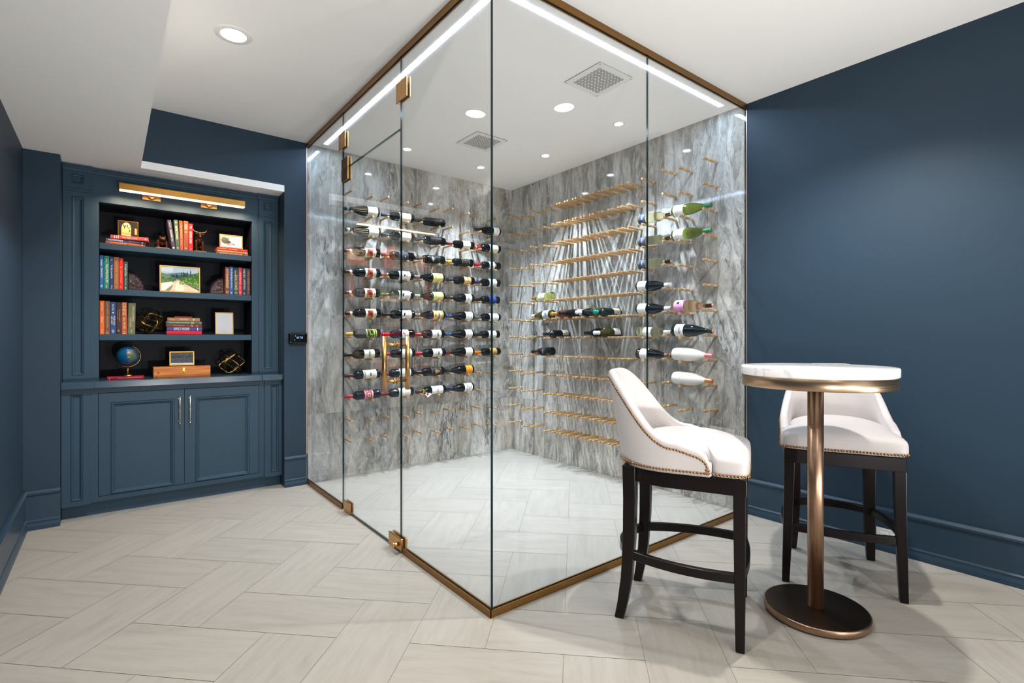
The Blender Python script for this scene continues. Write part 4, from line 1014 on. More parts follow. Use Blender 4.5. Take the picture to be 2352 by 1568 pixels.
row(S2, .7035, 4.502, [
 (.0300, .214, (104, 58, 52), 'brown book with tall cream lettering, first of the right row, second shelf', [('SCOTT BROWN', .25, .084, .016), ('ENTRUST', .62, .066, .017), ('O', .90, .018, .016)], [], (232, 206, 160)),
 (.0265, .219, (52, 84, 140), 'blue book with gold lettering, second of the right row, second shelf', [('The Moral Figure', .28, .100, .013), ('JAMES IRVING', .65, .052, .008), ('A', .93, .015, .016)], [], (226, 210, 160)),
 (.0350, .214, (38, 66, 72), 'dark teal book with gold lettering, right row of the second shelf', [('Favorite', .2, .040, .008, -.004), ('DOG STORIES', .55, .116, .018), ('O', .92, .018, .018)], [], GOLD),
 (.0240, .217, (196, 56, 66), 'coral red book among dark books, right row of the second shelf', [('THE MANSFIELD TALES', .38, .094, .008), ('ELLIS', .74, .020, .007), ('N', .90, .012, .010)], [], (246, 196, 190)),
 (.0300, .216, (40, 54, 80), 'slate navy book, second from the right end of the second shelf', [('DANIEL SILVA', .20, .066, .016), ('JUPITER FALLS', .60, .080, .015), ('*', .93, .014, .012)], [], (216, 206, 180)),
 (.0285, .214, (78, 54, 58), 'dark plum book, last at the right end of the second shelf', [('JEAN LUC', .18, .036, .008), ('THE PERFECT SHERIFF', .58, .106, .009), ('7', .9, .010, .010)], [], (170, 128, 112)),
], G5)
G6 = 'upright books at the left of the third shelf'
row(S3, OX0+.0035, 4.502, [
 (.0255, .229, (222, 98, 34), 'orange book, first at the left of the third shelf', [('CREATE THE FUTURE', .18, .056, .009), ('Unlimited', .56, .040, .008), ('Sam Stone', .92, .030, .006)], [], (246, 214, 190)),
 (.0300, .228, (106, 76, 58), 'grey-brown book, second on the third shelf', [('JOHN CHEEVER', .22, .082, .012), ('THE JOURNALS', .64, .078, .011), ('A', .91, .010, .010)], [(.455,.462,.7),(.95,.956,.7),(.965,.985,.6)], (196, 152, 112)),
 (.0320, .223, (38, 72, 120), 'mid blue book between two browns, third shelf', [('Brian Fuller', .17, .046, .011), ('WHERE GOOD', .57, .064, .010, .006), ('LIES HURT', .57, .058, .009, -.007), ('dh', .91, .024, .014)], [(.31,.35,.3)], (224, 208, 178)),
 (.0275, .222, (66, 42, 44), 'dark maroon book, third shelf', [('THE HUMAN QUEST', .40, .086, .008, .005), ('RICHARD E. LEAKEY', .40, .064, .005, -.006), ('e', .88, .009, .009)], [(.905,.912,.6)], (196, 152, 110)),
 (.0330, .224, (160, 76, 50), 'rust book with tall gold letters, third shelf', [('GENESIS', .22, .086, .019), ('BILL MOYERS', .66, .082, .014), ('d', .91, .008, .012)], [(.95,.957,.6),(.97,.985,.6)], (238, 196, 136)),
], G6)
stand(book(.0420, .219, .15, (104, 104, 76), 'wide olive green book leaning beside the brass knot, third shelf', G6, [('MIRACLES RISING', .34, .106, .010, .008), ('CLARE CHANDLER', .62, .064, .008, -.006), ('PUTNAM', .90, .024, .007)], [], (216, 196, 146)), .1200, 4.502, S3, .018)
# third shelf, middle stack
G7 = 'flat book stack in the middle of the third shelf'
def pile(z, specs, group):
    for t, h, xl, rgb, label, texts, bands, trgb, w in specs:
        lay(book(t, h, w, rgb, label, group, texts, bands, trgb), xl, 4.503, z); z += t + .0004
pile(S3+.0002, [
 (.0270, .222, .326, (196, 24, 40), 'plain red book at the bottom of the middle stack, third shelf', [], [], IV, .15),
 (.0270, .222, .329, (58, 64, 128), 'violet-blue book with large white title, middle stack, third shelf', [('DIRTY WORK', .41, .098, .012, .004), ('STUART WOODS', .41, .098, .006, -.0065)], [(.855,.875,.7)], (232, 224, 226), .15),
 (.0225, .224, .325, (98, 54, 44), 'maroon-brown book with orange title, middle stack, third shelf', [('a Beneficiary', .34, .074, .010)], [(.68,.695,.8),(.715,.73,.7),(.845,.875,.4),(.59,.60,.2)], (228, 138, 70), .15),
 (.0190, .226, .323, (58, 96, 82), 'sage green book second from the top of the middle stack, third shelf', [('THE ETHICS HANDBOOK FOR EVERYONE', .36, .130, .009)], [(.70,.72,.7),(.74,.76,.8),(.94,.95,.9)], (206, 196, 150), .15),
 (.0270, .204, .332, (140, 104, 68), 'tan book near the top of the middle stack, third shelf', [('Twist River', .50, .058, .009, .004), ('Pinnacle', .15, .030, .006, -.002)], [(.79,.82,.4)], (232, 216, 190), .14),
 (.0090, .108, .376, (136, 44, 48), 'thin red notebook on top of the middle stack, third shelf', [], [], IV, .09),
], G7)
lay(book(.0160, .206, .145, (156, 22, 44), 'thin crimson book under the globe on the ledge', None, [('Marc Beise', .36, .032, .005), ('Die Auspl\u00fcnderung der Mittelschicht', .70, .096, .006)], [(.06,.075,.5)], (236, 220, 220)), -.014, 4.455, S4+.0003, .0)

# ------------------------------------------------------------------ framed pictures
def picture(name, label, w, h, fw, d, polys, bg, tilt, loc, rz=0, fm=None, border=0, texts=()):
    """desk frame leaning back; polys = (rgb, [(u, v)...]) in 0..1 of the print, painted in order"""
    r = bpy.data.objects.new(name, None); COL.objects.link(r); tag(r, label, 'picture frame')
    b = MB()
    R = []
    for ins, yy in ((0, d), (0, .001), (.001, 0), (fw*.8, 0), (fw, .0015), (fw, .004)):
        R.append((-w/2+ins, w/2-ins, ins, h-ins, yy))
    b.rings(R, 0, False); b.add([(-w/2, d, 0), (w/2, d, 0), (w/2, d, h), (-w/2, d, h)], [(0,1,2,3)])
    b.build('frame', fm or M_gold, r)
    ms = [paper(bg)]; b = MB()
    iw, ih = w-2*fw, h-2*fw
    b.box(-iw/2, iw/2, .0035, .0055, fw, h-fw)
    for q, (rgb, pts) in enumerate(polys):
        m = paper(rgb)
        if m not in ms: ms.append(m)
        P_ = [(-iw/2 + border + u*(iw-2*border), .0034 - .00003*q, fw + border + v*(ih-2*border)) for u, v in pts]
        b.add(P_, [tuple(range(len(P_)))], ms.index(m))
    for s, u, v, tw, th_ in texts:
        m = paper((120, 118, 118))
        if m not in ms: ms.append(m)
        vs, fs = text_mesh(s, tw, th_)
        b.add([(x-iw/2+u*iw, .0030, y+fw+v*ih) for x, y, z in vs], fs, ms.index(m))
    b.build('print', ms, r)
    b = MB(); b.obox((0, d+.030, h*.36), (w*.16, 0, 0), (0, .028, -h*.34), (0, .0012, .0006)); b.build('easel', M_dark, r)
    r.location = loc; r.rotation_euler = (-tilt, 0, rz)
    return rest(r, loc[2])
def blob(cx, cy, rx, ry, n=12, seed=0, rough=.2):
    rg = random.Random(seed)
    return [(cx+rx*math.cos(2*PI*k/n)*(1+rough*(rg.random()-.5)), cy+ry*math.sin(2*PI*k/n)*(1+rough*(rg.random()-.5))) for k in range(n)]
rg = random.Random(5)
arch = [((206, 168, 104), [(.14,.06),(.66,.02),(.66,.55),(.62,.78),(.52,.92),(.40,.95),(.28,.90),(.18,.75),(.14,.5)])]
arch += [((226, 196, 140), [(.2,.55),(.6,.52),(.58,.8),(.48,.92),(.36,.92),(.26,.82)])]
arch += [((180, 140, 84), [(.14,.06),(.66,.02),(.66,.18),(.14,.24)])]
for x, y, hh in ((.30,.50,.2),(.36,.62,.16),(.46,.58,.24),(.26,.66,.14),(.58,.28,.16),(.55,.5,.14)):
    arch.append(((30, 22, 16), [(x-.02,y),(x+.02,y),(x+.03,y+hh*.7),(x+.012,y+hh),(x-.012,y+hh),(x-.03,y+hh*.7)]))
arch += [((34, 26, 22), [(.02,0),(.14,0),(.14,.9),(.02,.95)]), ((34, 26, 22), [(.70,0),(.84,0),(.84,.9),(.70,.9)]), ((190, 150, 92), [(.86,.12),(.98,.12),(.98,.55),(.86,.58)]), ((220, 196, 150), [(.14,.03),(.66,0),(.66,.06),(.14,.10)])]
picture('framed_photo', 'deep gold frame with an arcade photo standing on the left book stack, top shelf', .118, .112, .006, .036, arch, (30, 24, 20), .03, (.102, 4.540, S1+.0664), -.12, fm=mat('dull_gold_frame', (150, 112, 58), .35, metal=1.0))
pond = [((226, 208, 190), [(0,.6),(1,.58),(1,1),(0,1)]), ((196, 176, 158), [(.3,.72),(.95,.74),(.95,.82),(.3,.9)]), ((240, 232, 224), [(.5,.45),(1,.45),(1,.72),(.45,.66)]),
        ((70, 74, 62), blob(.18,.55,.20,.34,14,1,.35)), ((60, 62, 54), blob(.36,.40,.14,.18,12,2,.4)), ((84, 90, 76), blob(.12,.78,.10,.16,12,6,.4)), ((62, 62, 62), [(.34,.72),(.38,.72),(.39,.86),(.35,.9),(.33,.82)]),
        ((110, 106, 110), blob(.60,.24,.13,.08,12,3,.4)), ((206, 70, 50), [(.26,.30),(.36,.20),(.52,.12),(.50,.08),(.34,.10),(.24,.26)]), ((206, 74, 54), [(.56,.08),(.72,.11),(.66,.17),(.6,.11)])]
picture('framed_photo', 'gold frame with a pale snowy photo on the right book stack, top shelf', .163, .106, .009, .012, pond, (224, 206, 194), .10, (.752, 4.535, S1+.0516), 0, border=.006)
vin = [((206, 222, 232), [(0,.72),(1,.72),(1,1),(0,1)]), ((240, 244, 244), [(0,.80),(.3,.78),(.34,1),(0,1)]), ((112, 140, 150), [(0,.66),(.3,.74),(.55,.80),(.8,.76),(1,.82),(1,.6),(0,.6)]), ((70, 98, 84), [(0,.58),(.3,.66),(.6,.68),(1,.72),(1,.5),(0,.5)]),
       ((96, 128, 74), [(0,.62),(.22,.60),(.42,.52),(.42,.44),(0,.30)]), ((126, 152, 110), [(0,.74),(.14,.70),(.3,.58),(.1,.5),(0,.5)]), ((78, 120, 46), [(.44,.5),(.6,.58),(.8,.70),(1,.84),(1,.16),(.8,.24),(.55,.40)]),
       ((196, 182, 156), [(.40,.48),(.46,.48),(.72,.22),(.95,0),(.10,0),(.30,.30)]), ((214, 204, 186), [(.41,.44),(.46,.44),(.6,.2),(.6,0),(.36,0),(.38,.26)]), ((120, 122, 100), [(.10,.0),(.22,.16),(.32,.28),(.26,.06),(.2,0)]), ((92, 96, 70), [(.60,.34),(1,.04),(1,.14),(.66,.36)])]
for x, y, hh in ((.40,.56,.20),(.43,.56,.14),(.54,.60,.24),(.585,.60,.28),(.62,.62,.20),(.66,.62,.22),(.70,.64,.24),(.78,.66,.30),(.34,.58,.12),(.30,.58,.14)):
    vin.append(((38, 60, 44), [(x-.012,y),(x+.012,y),(x+.014,y+hh*.5),(x,y+hh),(x-.014,y+hh*.5)]))
for k in range(46):
    u = rg.uniform(.5, 1); vv = rg.uniform(.30 + .0*(u), .40+.42*(u-.5)/.5*1.0)
    vin.append((((126, 162, 66), (58, 98, 38), (150, 180, 92))[k % 3], blob(u*.98, min(vv, .78), .022, .030, 6, k, .5)))
for k in range(16):
    u = rg.uniform(.0, .36); vin.append((((72, 104, 60), (118, 146, 92))[k % 2], blob(.015+u, rg.uniform(.36, .56), .022, .028, 6, k+90, .5)))
for k in range(9):
    x = .60+.045*k; vin.append(((90, 84, 70), [(x, .36-.034*k),(x+.008, .36-.034*k),(x+.008, .28-.03*k),(x, .28-.03*k)]))
picture('framed_photo', 'large gold frame with a sunny vineyard lane photo, second shelf', .256, .196, .009, .014, vin, (210, 214, 206), .08, (.414, 4.530, S2+.0004), 0)
picture('framed_photo', 'small gold frame holding a blank grey card, third shelf', .126, .172, .0065, .012, [((190, 188, 192), [(.04,.03),(.96,.03),(.96,.97),(.04,.97)])], (206, 204, 206), .08, (.704, 4.530, S3+.0003), 0, texts=(('kz', .5, .16, .010, .008), ('MALENA BROWN', .5, .07, .036, .004)))
sea = [((74, 78, 82), [(0,.12),(1,.10),(1,1),(0,1)]), ((58, 62, 66), [(0,.5),(1,.55),(1,.8),(0,.74)]), ((206, 208, 212), [(0,0),(.55,0),(.55,.10),(0,.12)])]
for k in range(60): sea.append((((120, 124, 126), (48, 52, 56), (150, 152, 154))[k % 3], blob(rg.random()*.94+.03, rg.uniform(.18, .92), .03, .010, 6, k+200, .6)))
picture('framed_photo', 'small gold frame with a dark grainy photo standing on the wooden box', .158, .106, .010, .014, sea, (226, 226, 228), .08, (.426, 4.545, .9622), 0)

# ------------------------------------------------------------------ wooden box
def pine():
    m = mat('honey_pine', (178, 100, 36), .42, spec=.4)
    nt, nd, lk, b = nodes(m)
    tc = nd.new('ShaderNodeTexCoord'); mp = nd.new('ShaderNodeMapping'); mp.inputs['Scale'].default_value = (3, 30, 40)
    n = nd.new('ShaderNodeTexNoise'); n.inputs['Scale'].default_value = 1.6; n.inputs['Detail'].default_value = 6; n.inputs['Distortion'].default_value = .6
    lk.new(tc.outputs['Object'], mp.inputs['Vector']); lk.new(mp.outputs['Vector'], n.inputs['Vector'])
    r = ramp(nd, [(.3, (160, 84, 24)), (.6, (200, 118, 42))]); lk.new(n.outputs['Fac'], r.inputs['Fac'])
    v = nd.new('ShaderNodeTexVoronoi'); v.inputs['Scale'].default_value = 11
    lk.new(tc.outputs['Object'], v.inputs['Vector'])
    r2 = ramp(nd, [(.07, (255, 255, 255)), (.14, (0, 0, 0))]); lk.new(v.outputs['Distance'], r2.inputs['Fac'])
    mx = nd.new('ShaderNodeMixRGB'); mx.inputs['Color2'].default_value = lin((74, 34, 14))
    lk.new(r2.outputs['Color'], mx.inputs['Fac']); lk.new(r.outputs['Color'], mx.inputs['Color1']); lk.new(mx.outputs['Color'], b.inputs['Base Color'])
    return m
M_pine = pine()
wb = thing('wooden_box', 'honey pine box with a brass latch on the bookcase ledge', 'box', (.424, 4.475, S4+.0002))
b = MB(); b.box(-.178, .178, 0, .118, 0, .0525); b.build('box_body', M_pine, wb, .001, 1)
b = MB(); b.box(-.178, .178, 0, .118, .0532, .0755); b.build('lid', M_pine, wb, .001, 1)
b = MB()
for sx in (-1, 1):
    for k in range(7): b.box(sx*.177-.0012, sx*.177+.0012, -.0003, .0003, .005+.0105*k, .0095+.0105*k)
b.build('finger_joints', mat('dark_pine', (88, 44, 16), .6), wb)
b = MB(); b.lathe([(.010, 0), (.009, .002), (.0005, .003)], 14, 0, True, frame_matrix((.006, 0, .055), (1,0,0), (0,0,1), (0,-1,0))); b.box(-.001, .013, -.003, 0, .034, .066); b.sphere((.006, -.004, .040), (.005, .003, .006), 10, 8)
b.build('latch', mat('aged_brass', (176, 150, 80), .35, metal=1.0), wb)

# ------------------------------------------------------------------ globe
gl = thing('globe', 'small blue desk globe on a brass stand atop the crimson book', 'globe', (.100, 4.530, S4+.0168))
AX = Matrix.Rotation(math.radians(23), 4, 'Y')
gc = Vector((0, 0, .139))
b = MB(); b.lathe([(.0005,0),(.036,0),(.036,.003),(.033,.008),(.026,.013),(.013,.017),(.008,.020)], 28, 0, True, None, False, True)
b.build('foot', mat('brass_globe_base', (176, 142, 84), .25, metal=1.0), gl)
b = MB(); b.lathe([(.008,.019),(.0075,.030),(.010,.034),(.0085,.050),(.0055,.054),(.0055,.064)], 16, 0, True); b.build('stem', mat('brass_globe_base'), gl)
b = MB(); pts = []
for k in range(25):
    a = math.radians(-90 + 180*k/24); pts.append(gc + AX @ Vector((math.cos(a)*.0735, 0, math.sin(a)*.0735)))
b.tube(pts, .0026, 8)
for s_ in (-1, 1):
    p = gc + AX @ Vector((0, 0, s_*.078)); b.sphere(p, (.0042, .0042, .0042), 10, 8)
    b.cyl(gc + AX @ Vector((0, 0, s_*.066)), p, .0016, .0016, 8)
b.build('meridian_arm', mat('brass_globe_base'), gl)
b = MB(); b.sphere(gc, (.067, .067, .067), 40, 24)
def land(pts, mi):
    R = .0673
    def P_(lo, la): lo = math.radians(lo); la = math.radians(la); return gc + AX @ Vector((math.cos(la)*math.sin(lo)*R, -math.cos(la)*math.cos(lo)*R, math.sin(la)*R))
    cx = sum(p[0] for p in pts)/len(pts); cy = sum(p[1] for p in pts)/len(pts)
    N = 4; rings = []
    dense = []
    for i, p in enumerate(pts):
        q = pts[(i+1) % len(pts)]
        for s_ in range(3): dense.append((p[0]+(q[0]-p[0])*s_/3, p[1]+(q[1]-p[1])*s_/3))
    for k in range(N, 0, -1): rings.append([P_(cx+(x-cx)*k/N, cy+(y-cy)*k/N) for x, y in dense])
    b.loft(rings, mi, True, True, False, True)
land([(-17,15),(-16,28),(-6,35),(10,37),(25,32),(33,29),(38,18),(43,11),(51,11),(40,-3),(40,-15),(35,-22),(32,-28),(26,-34),(18,-34),(13,-22),(12,-8),(9,2),(4,6),(-8,5)], 1)
land([(-9,38),(-9,44),(0,50),(8,55),(12,66),(28,71),(60,70),(90,74),(110,70),(110,40),(90,25),(78,9),(72,20),(58,25),(50,30),(36,36),(28,40),(20,40),(12,44),(3,41)], 2)
land([(37,27),(42,15),(52,15),(58,22),(48,30)], 2)
b.build('sphere', [mat('globe_ocean', (14, 74, 112), .22, spec=.5), mat('globe_land_green', (74, 84, 58), .35), mat('globe_land_dark', (58, 56, 58), .35)], gl)

# ------------------------------------------------------------------ brass knots
M_knot = mat('cast_brass_knot', (142, 110, 62), .34, metal=1.0)
def knot(label, loc, s, rot):
    r = thing('knot_sculpture', label, 'sculpture', loc); r.rotation_euler = rot
    for ax in range(3):
        pts = []
        n = 40
        for k in range(n):
            a = 2*PI*k/n; p = 7.0
            c, s_ = math.cos(a), math.sin(a)
            rr = s/((abs(c)**p + abs(s_)**p)**(1/p))
            u, v = rr*c, rr*s_*.74
            pts.append(((u, v, 0), (0, u, v), (v, 0, u))[ax])
        rgk = random.Random(ax+int(s*1000)); j = [rgk.uniform(.65, 1.55) for _ in range(n)]
        b = MB(); b.tube(pts, .0060, 8, 0, True, rf=lambda i: j[i % n]); b.build('ring', M_knot, r)
    rest(r, loc[2])
knot('cast brass knot of linked square rings beside the olive book, third shelf', (.236, 4.570, S3), .073, (.62, .30, .45))
knot('cast brass knot of linked square rings at the right end of the ledge', (.760, 4.560, S4), .080, (.70, -.62, .30))

# ------------------------------------------------------------------ geode bookends
def geode(label, loc, flip):
    r = thing('geode_bookend', label, 'bookend', loc)
    b = MB(); b.box(min(0, flip*.104), max(0, flip*.104), 0, .100, 0, .012); b.build('base', mat('black_bookend_base', (12, 14, 18), .3), r, .001, 1)
    rgk = random.Random(8 if flip > 0 else 9)
    b = MB(); R = []
    N, Mk = 20, 11
    for i in range(N+1):
        a = PI/2*i/N
        ring = []
        for k in range(Mk):
            d = .004 + .090*k/(Mk-1)
            bulge = math.sin(PI*(.16+.68*k/(Mk-1)))
            rr = (.104 - .0)*(.80+.20*bulge)*(1+.10*(rgk.random()-.5))
            ring.append((flip*(.0015+math.cos(a)*rr*.92), d, .012 + math.sin(a)*rr*1.16))
        R.append(ring)
    b.loft(R, 0, False, False, False, False)
    for q, mi in ((0, 1), (-1, 0)):
        b.add([p[q] for p in R] + [(flip*.0015, R[0][q][1], .012)], [tuple(range(N+2))], mi)
    b.add([(flip*.0015, .004, .012), (flip*.0015, .094, .012)] + [R[-1][-1], R[-1][0]], [(0,1,2,3)], 0)
    for k in range(26):
        a = rgk.uniform(.15, 1.4); q = rgk.uniform(.3, .92)
        c = Vector((flip*(.004+math.cos(a)*.080*q), .0035, .014+math.sin(a)*.100*q))
        b.sphere(c, (rgk.uniform(.003, .009), .003, rgk.uniform(.003, .008)), 6, 4, 1 if k % 3 else 2)
    m = mat('geode_rind', (40, 26, 28), .5); noise_bump(m, 90, .8, .006)
    m2 = mat('geode_crystal', (64, 36, 36), .22, spec=.7); noise_bump(m2, 160, .9, .005)
    b.build('stone', [m, m2, mat('geode_glint', (150, 120, 116), .15, spec=.8)], r)
geode('dark crystal geode bookend behind the short green book, second shelf', (.1040, 4.555, S2+.0003), 1)
geode('dark crystal geode bookend left of the brown book, second shelf', (.7005, 4.545, S2+.0003), -1)

# ------------------------------------------------------------------ bear and bull
def animal(name, label, loc, rz, shapes, extra=None, basew=(.05, .045)):
    r = thing(name, label, 'figurine', loc, rz)
    b = MB(); b.box(-basew[0], basew[0], -basew[1], basew[1], 0, .007); b.build('base', mat('copper_bronze_base', (150, 96, 70), .4, metal=.9), r, .0012, 1)
    b = MB()
    for s_ in shapes:
        if s_[0] == 's':
            _, c, rad, rot = s_
            M_ = Matrix.Translation(c) @ Matrix.Rotation(rot, 4, 'X'); b.sphere((0,0,0), rad, 18, 12, 0, M_)
        else:
            _, pts, rads = s_
            for i in range(len(pts)-1):
                b.cyl(pts[i], pts[i+1], rads[i], rads[i+1], 12)
            for p, q in zip(pts, rads): b.sphere(p, (q, q, q), 12, 8)
    o = b.build('body', M_bronze, r)
    rm = o.modifiers.new('remesh', 'REMESH'); rm.mode = 'VOXEL'; rm.voxel_size = .0016; rm.use_smooth_shade = True
    sm = o.modifiers.new('smooth', 'SMOOTH'); sm.factor = .5; sm.iterations = 3
    if extra: extra(r)
    return r
sx2 = lambda f: [g for s_ in (-1, 1) for g in f(s_)]
bear = [('s', (0, .010, .050), (.036, .050, .034), 0), ('s', (0, -.018, .058), (.030, .028, .028), 0), ('s', (0, -.044, .066), (.022, .022, .020), 0), ('s', (0, -.064, .060), (.0105, .014, .009), 0), ('s', (0, -.074, .062), (.005, .004, .004), 0)]
bear += sx2(lambda s_: [('s', (s_*.015, -.040, .085), (.0062, .004, .0065), 0), ('c', [(s_*.022, -.022, .048), (s_*.025, -.026, .024), (s_*.024, -.030, .011)], [.015, .011, .009]), ('s', (s_*.024, -.037, .0105), (.0095, .013, .0055), 0), ('c', [(s_*.022, .042, .046), (s_*.025, .046, .022), (s_*.025, .042, .011)], [.018, .012, .009]), ('s', (s_*.025, .035, .0105), (.0095, .013, .0055), 0), ('s', (s_*.008, -.062, .071), (.003, .002, .002), 0)])
animal('bear_bookend', 'dark bronze bear figurine beside the leaning navy book', (.300, 4.545, S1+.0003), .06, bear, None, (.042, .062))
bull = [('s', (0, .030, .082), (.026, .042, .030), -.5), ('s', (0, -.004, .098), (.026, .030, .034), -.5), ('s', (0, -.024, .122), (.017, .020, .024), -.35), ('s', (0, -.036, .137), (.0165, .015, .018), 0), ('s', (0, -.046, .120), (.0105, .012, .013), .35), ('s', (0, -.053, .112), (.0088, .006, .006), 0), ('s', (0, .058, .062), (.024, .024, .030), -.3)]
bull += sx2(lambda s_: [('c', [(s_*.019, -.012, .080), (s_*.022, -.020, .044), (s_*.0205, -.024, .014)], [.0135, .0085, .0065]), ('s', (s_*.0205, -.027, .0115), (.0075, .010, .0055), 0), ('c', [(s_*.017, .062, .060), (s_*.020, .044, .040), (s_*.020, .056, .022), (s_*.020, .048, .012)], [.017, .011, .0075, .0065]), ('s', (s_*.022, -.030, .138), (.010, .004, .005), 0), ('s', (s_*.0075, -.049, .139), (.003, .002, .003), 0)])
def horns(r):
    b = MB()
    for s_ in (-1, 1):
        b.tube([(s_*.009, -.034, .148), (s_*.022, -.034, .150), (s_*.036, -.034, .155), (s_*.044, -.034, .167)], .0045, 10, 0, False, rf=lambda i: (1.0, .95, .75, .55)[i])
        b.sphere((s_*.0445, -.034, .168), (.0030, .0030, .0030), 10, 8, 0)
    b.build('horns', mat('polished_bronze_horn', (150, 106, 74), .3, metal=.9), r)
    b = MB(); b.tube([(.004, .080, .070), (.018, .088, .050), (.020, .086, .030), (.020, .080, .016)], .0028, 8); b.build('tail', M_bronze, r)
animal('bull_bookend', 'dark bronze bull figurine with wide horns beside the bright red book', (.5345, 4.550, S1+.0003), .08, bull, horns, (.040, .060))
# ------------------------------------------------------------------ bar stools
M_leather = noise_bump(mat('white_leather', (186, 179, 177), .42, spec=.35), 420, .04, .001)
M_wood = mat('espresso_wood', (16, 9, 9), .32, spec=.3)
M_nail = mat('antique_brass_nail', (156, 112, 68), .32, metal=1.0)
ZB = .640
def sm(t): t = max(0., min(1., t)); return t*t*(3-2*t)
# shell path: from the right arm front (x+), round the back, to the left arm front
def shell_path():
    out = []
    W, YA, YC, RY = .247, .118, .00, .258
    for k in range(17): out.append((W, YA+(YC-YA)*k/16, 0.0))
    for k in range(1, 40):
        f = k/40; a = f*PI
        p = 2.35
        c, s_ = math.cos(a), math.sin(a)
        out.append((W*math.copysign(abs(c)**(2/p), c), YC-RY*abs(s_)**(2/p), 1-abs(1-2*f)))
    for k in range(17): out.append((-W, YC+(YA-YC)*k/16, 0.0))
    return out
PATH = shell_path()
def topz(i):
    x, y, f = PATH[i]
    if f <= 0.0:
        q = (.118-y)/.118
        drop = .034*(1-math.sqrt(max(0, 1-(max(0, .36-q)/.36)**2)))     # rounded front corner of the arm
        return .730 + .034*q - drop
    t = f*.5*PI
    return .764 + .266*sm(min(1, f/.86))**1.0
def path_frame(i):
    n = len(PATH)
    a = Vector(PATH[max(0, i-1)][:2]); b_ = Vector(PATH[min(n-1, i+1)][:2])
    t = (b_-a).normalized(); return Vector((-t.y, t.x)) * -1.0, t       # outward normal
def outer(i, z):
    x, y, f = PATH[i]; nrm, t = path_frame(i)
    c = Vector((x, y)); 
    if nrm.dot(c - Vector((0, .05))) < 0: nrm = -nrm
    lean = (.020 + .150*sm(f))*(max(0, z-ZB))
    p = c + nrm*lean
    return Vector((p.x, p.y, z)), nrm
def stool_parts(root):
    # wrapped back shell
    b = MB(); R = []
    for i in range(len(PATH)):
        zt = topz(i); f = PATH[i][2]
        th = .040 - .006*sm(f)
        ring = []
        for k in range(9):
            z = ZB + (zt-.018-ZB)*k/8; ring.append(outer(i, z)[0])
        p, nrm = outer(i, zt-.018)
        r = th/2
        for k in range(1, 8):
            a = PI*k/8
            q = p - Vector((nrm.x, nrm.y, 0))*(r*(1-math.cos(a))) + Vector((0, 0, 1))*(.018*math.sin(a)); ring.append(q)
        zi = .70
        for k in range(8):
            z = (zt-.018) + (zi-(zt-.018))*k/7
            q, nn = outer(i, z); ring.append(q - Vector((nn.x, nn.y, 0))*(th + .012*math.sin(PI*k/7)))
        R.append(ring)
    # soften the arm fronts
    def endcap(ring, d):
        c = sum((Vector(p) for p in ring), Vector())/len(ring)
        return [[Vector(p)*1.0 + Vector((0, d*.6, 0)) + (c-Vector(p))*.05 for p in ring], [c + (Vector(p)-c)*.80 + Vector((0, d, 0)) for p in ring]]
    e0 = endcap(R[0], .012); e1 = endcap(R[-1], .012)
    R = [e0[1], e0[0]] + R + [e1[0], e1[1]]
    b.loft(R, 0, True, True, True, True)
    b.build('backrest', M_leather, root)
    # seat: T-cushion
    half = []
    for x, y in ((.0,.262),(.10,.262),(.19,.261),(.232,.256),(.247,.243),(.251,.225),(.251,.16),(.248,.142),(.236,.133),(.217,.126),(.210,.112),(.208,.05),(.205,-.02),(.190,-.10),(.150,-.165),(.09,-.200),(.0,-.212)):
        half.append((x, y))
    poly = half + [(-x, y) for x, y in reversed(half[1:-1])]
    b = MB(); R = []
    for k, z in ((.985, ZB), (1.0, ZB+.006), (1.0, ZB+.052), (.992, ZB+.068), (.965, ZB+.085), (.91, ZB+.100), (.80, ZB+.114), (.62, ZB+.127), (.40, ZB+.135), (.18, ZB+.139), (.02, ZB+.140)):
        w_ = sm((1-k)/.13)       # the crown forgets the notches of the outline
        ring = []
        for x, y in poly:
            th_ = math.atan2(y-.02, x)
            ex, ey = .232*math.cos(th_), .02+.236*math.sin(th_)
            bx_, by_ = x*(1-w_)+ex*w_, y*(1-w_)+ey*w_
            ring.append((bx_*k, .02+(by_-.02)*k, z))
        R.append(ring)
    b.loft(R, 0, True); b.build('seat', M_leather, root, 0, 2, 1)
    # frame under the upholstery
    ol = [(x*.955, y) for x, y, f in PATH]
    outl = [(.238, .250)] + [(p[0], max(p[1]*.955, -.25)) for p in ol] + [(-.238, .250)]
    inn = [(x*.88, .01+(y-.01)*.88) for x, y in outl]
    b = MB(); R = []
    for pl_, z in ((outl, ZB-.0005), (outl, ZB-.062), (inn, ZB-.062), (inn, ZB-.0005)):
        R.append([(x, y, z) for x, y in pl_])
    b.loft(R + [R[0]], 0, False, True, False, False); b.build('seat_rail', M_wood, root, .002, 1)
    def leg(pts, sizes):
        b = MB(); R = []
        for (x, y, z), s_ in zip(pts, sizes):
            h = s_/2; R.append([(x-h, y-h, z), (x+h, y-h, z), (x+h, y+h, z), (x-h, y+h, z)])
        b.loft(R, 0, False); b.build('leg', M_wood, root, .003, 2)
    for s_ in (1, -1):
        leg([(s_*.214, .226, ZB-.001), (s_*.217, .226, .45), (s_*.224, .227, .2), (s_*.231, .228, .002)], [.046, .043, .038, .032])
        leg([(s_*.168, -.196, ZB-.001), (s_*.168, -.194, .50), (s_*.169, -.197, .33), (s_*.172, -.207, .17), (s_*.177, -.222, .07), (s_*.181, -.236, .002)], [.054, .052, .049, .045, .041, .037])
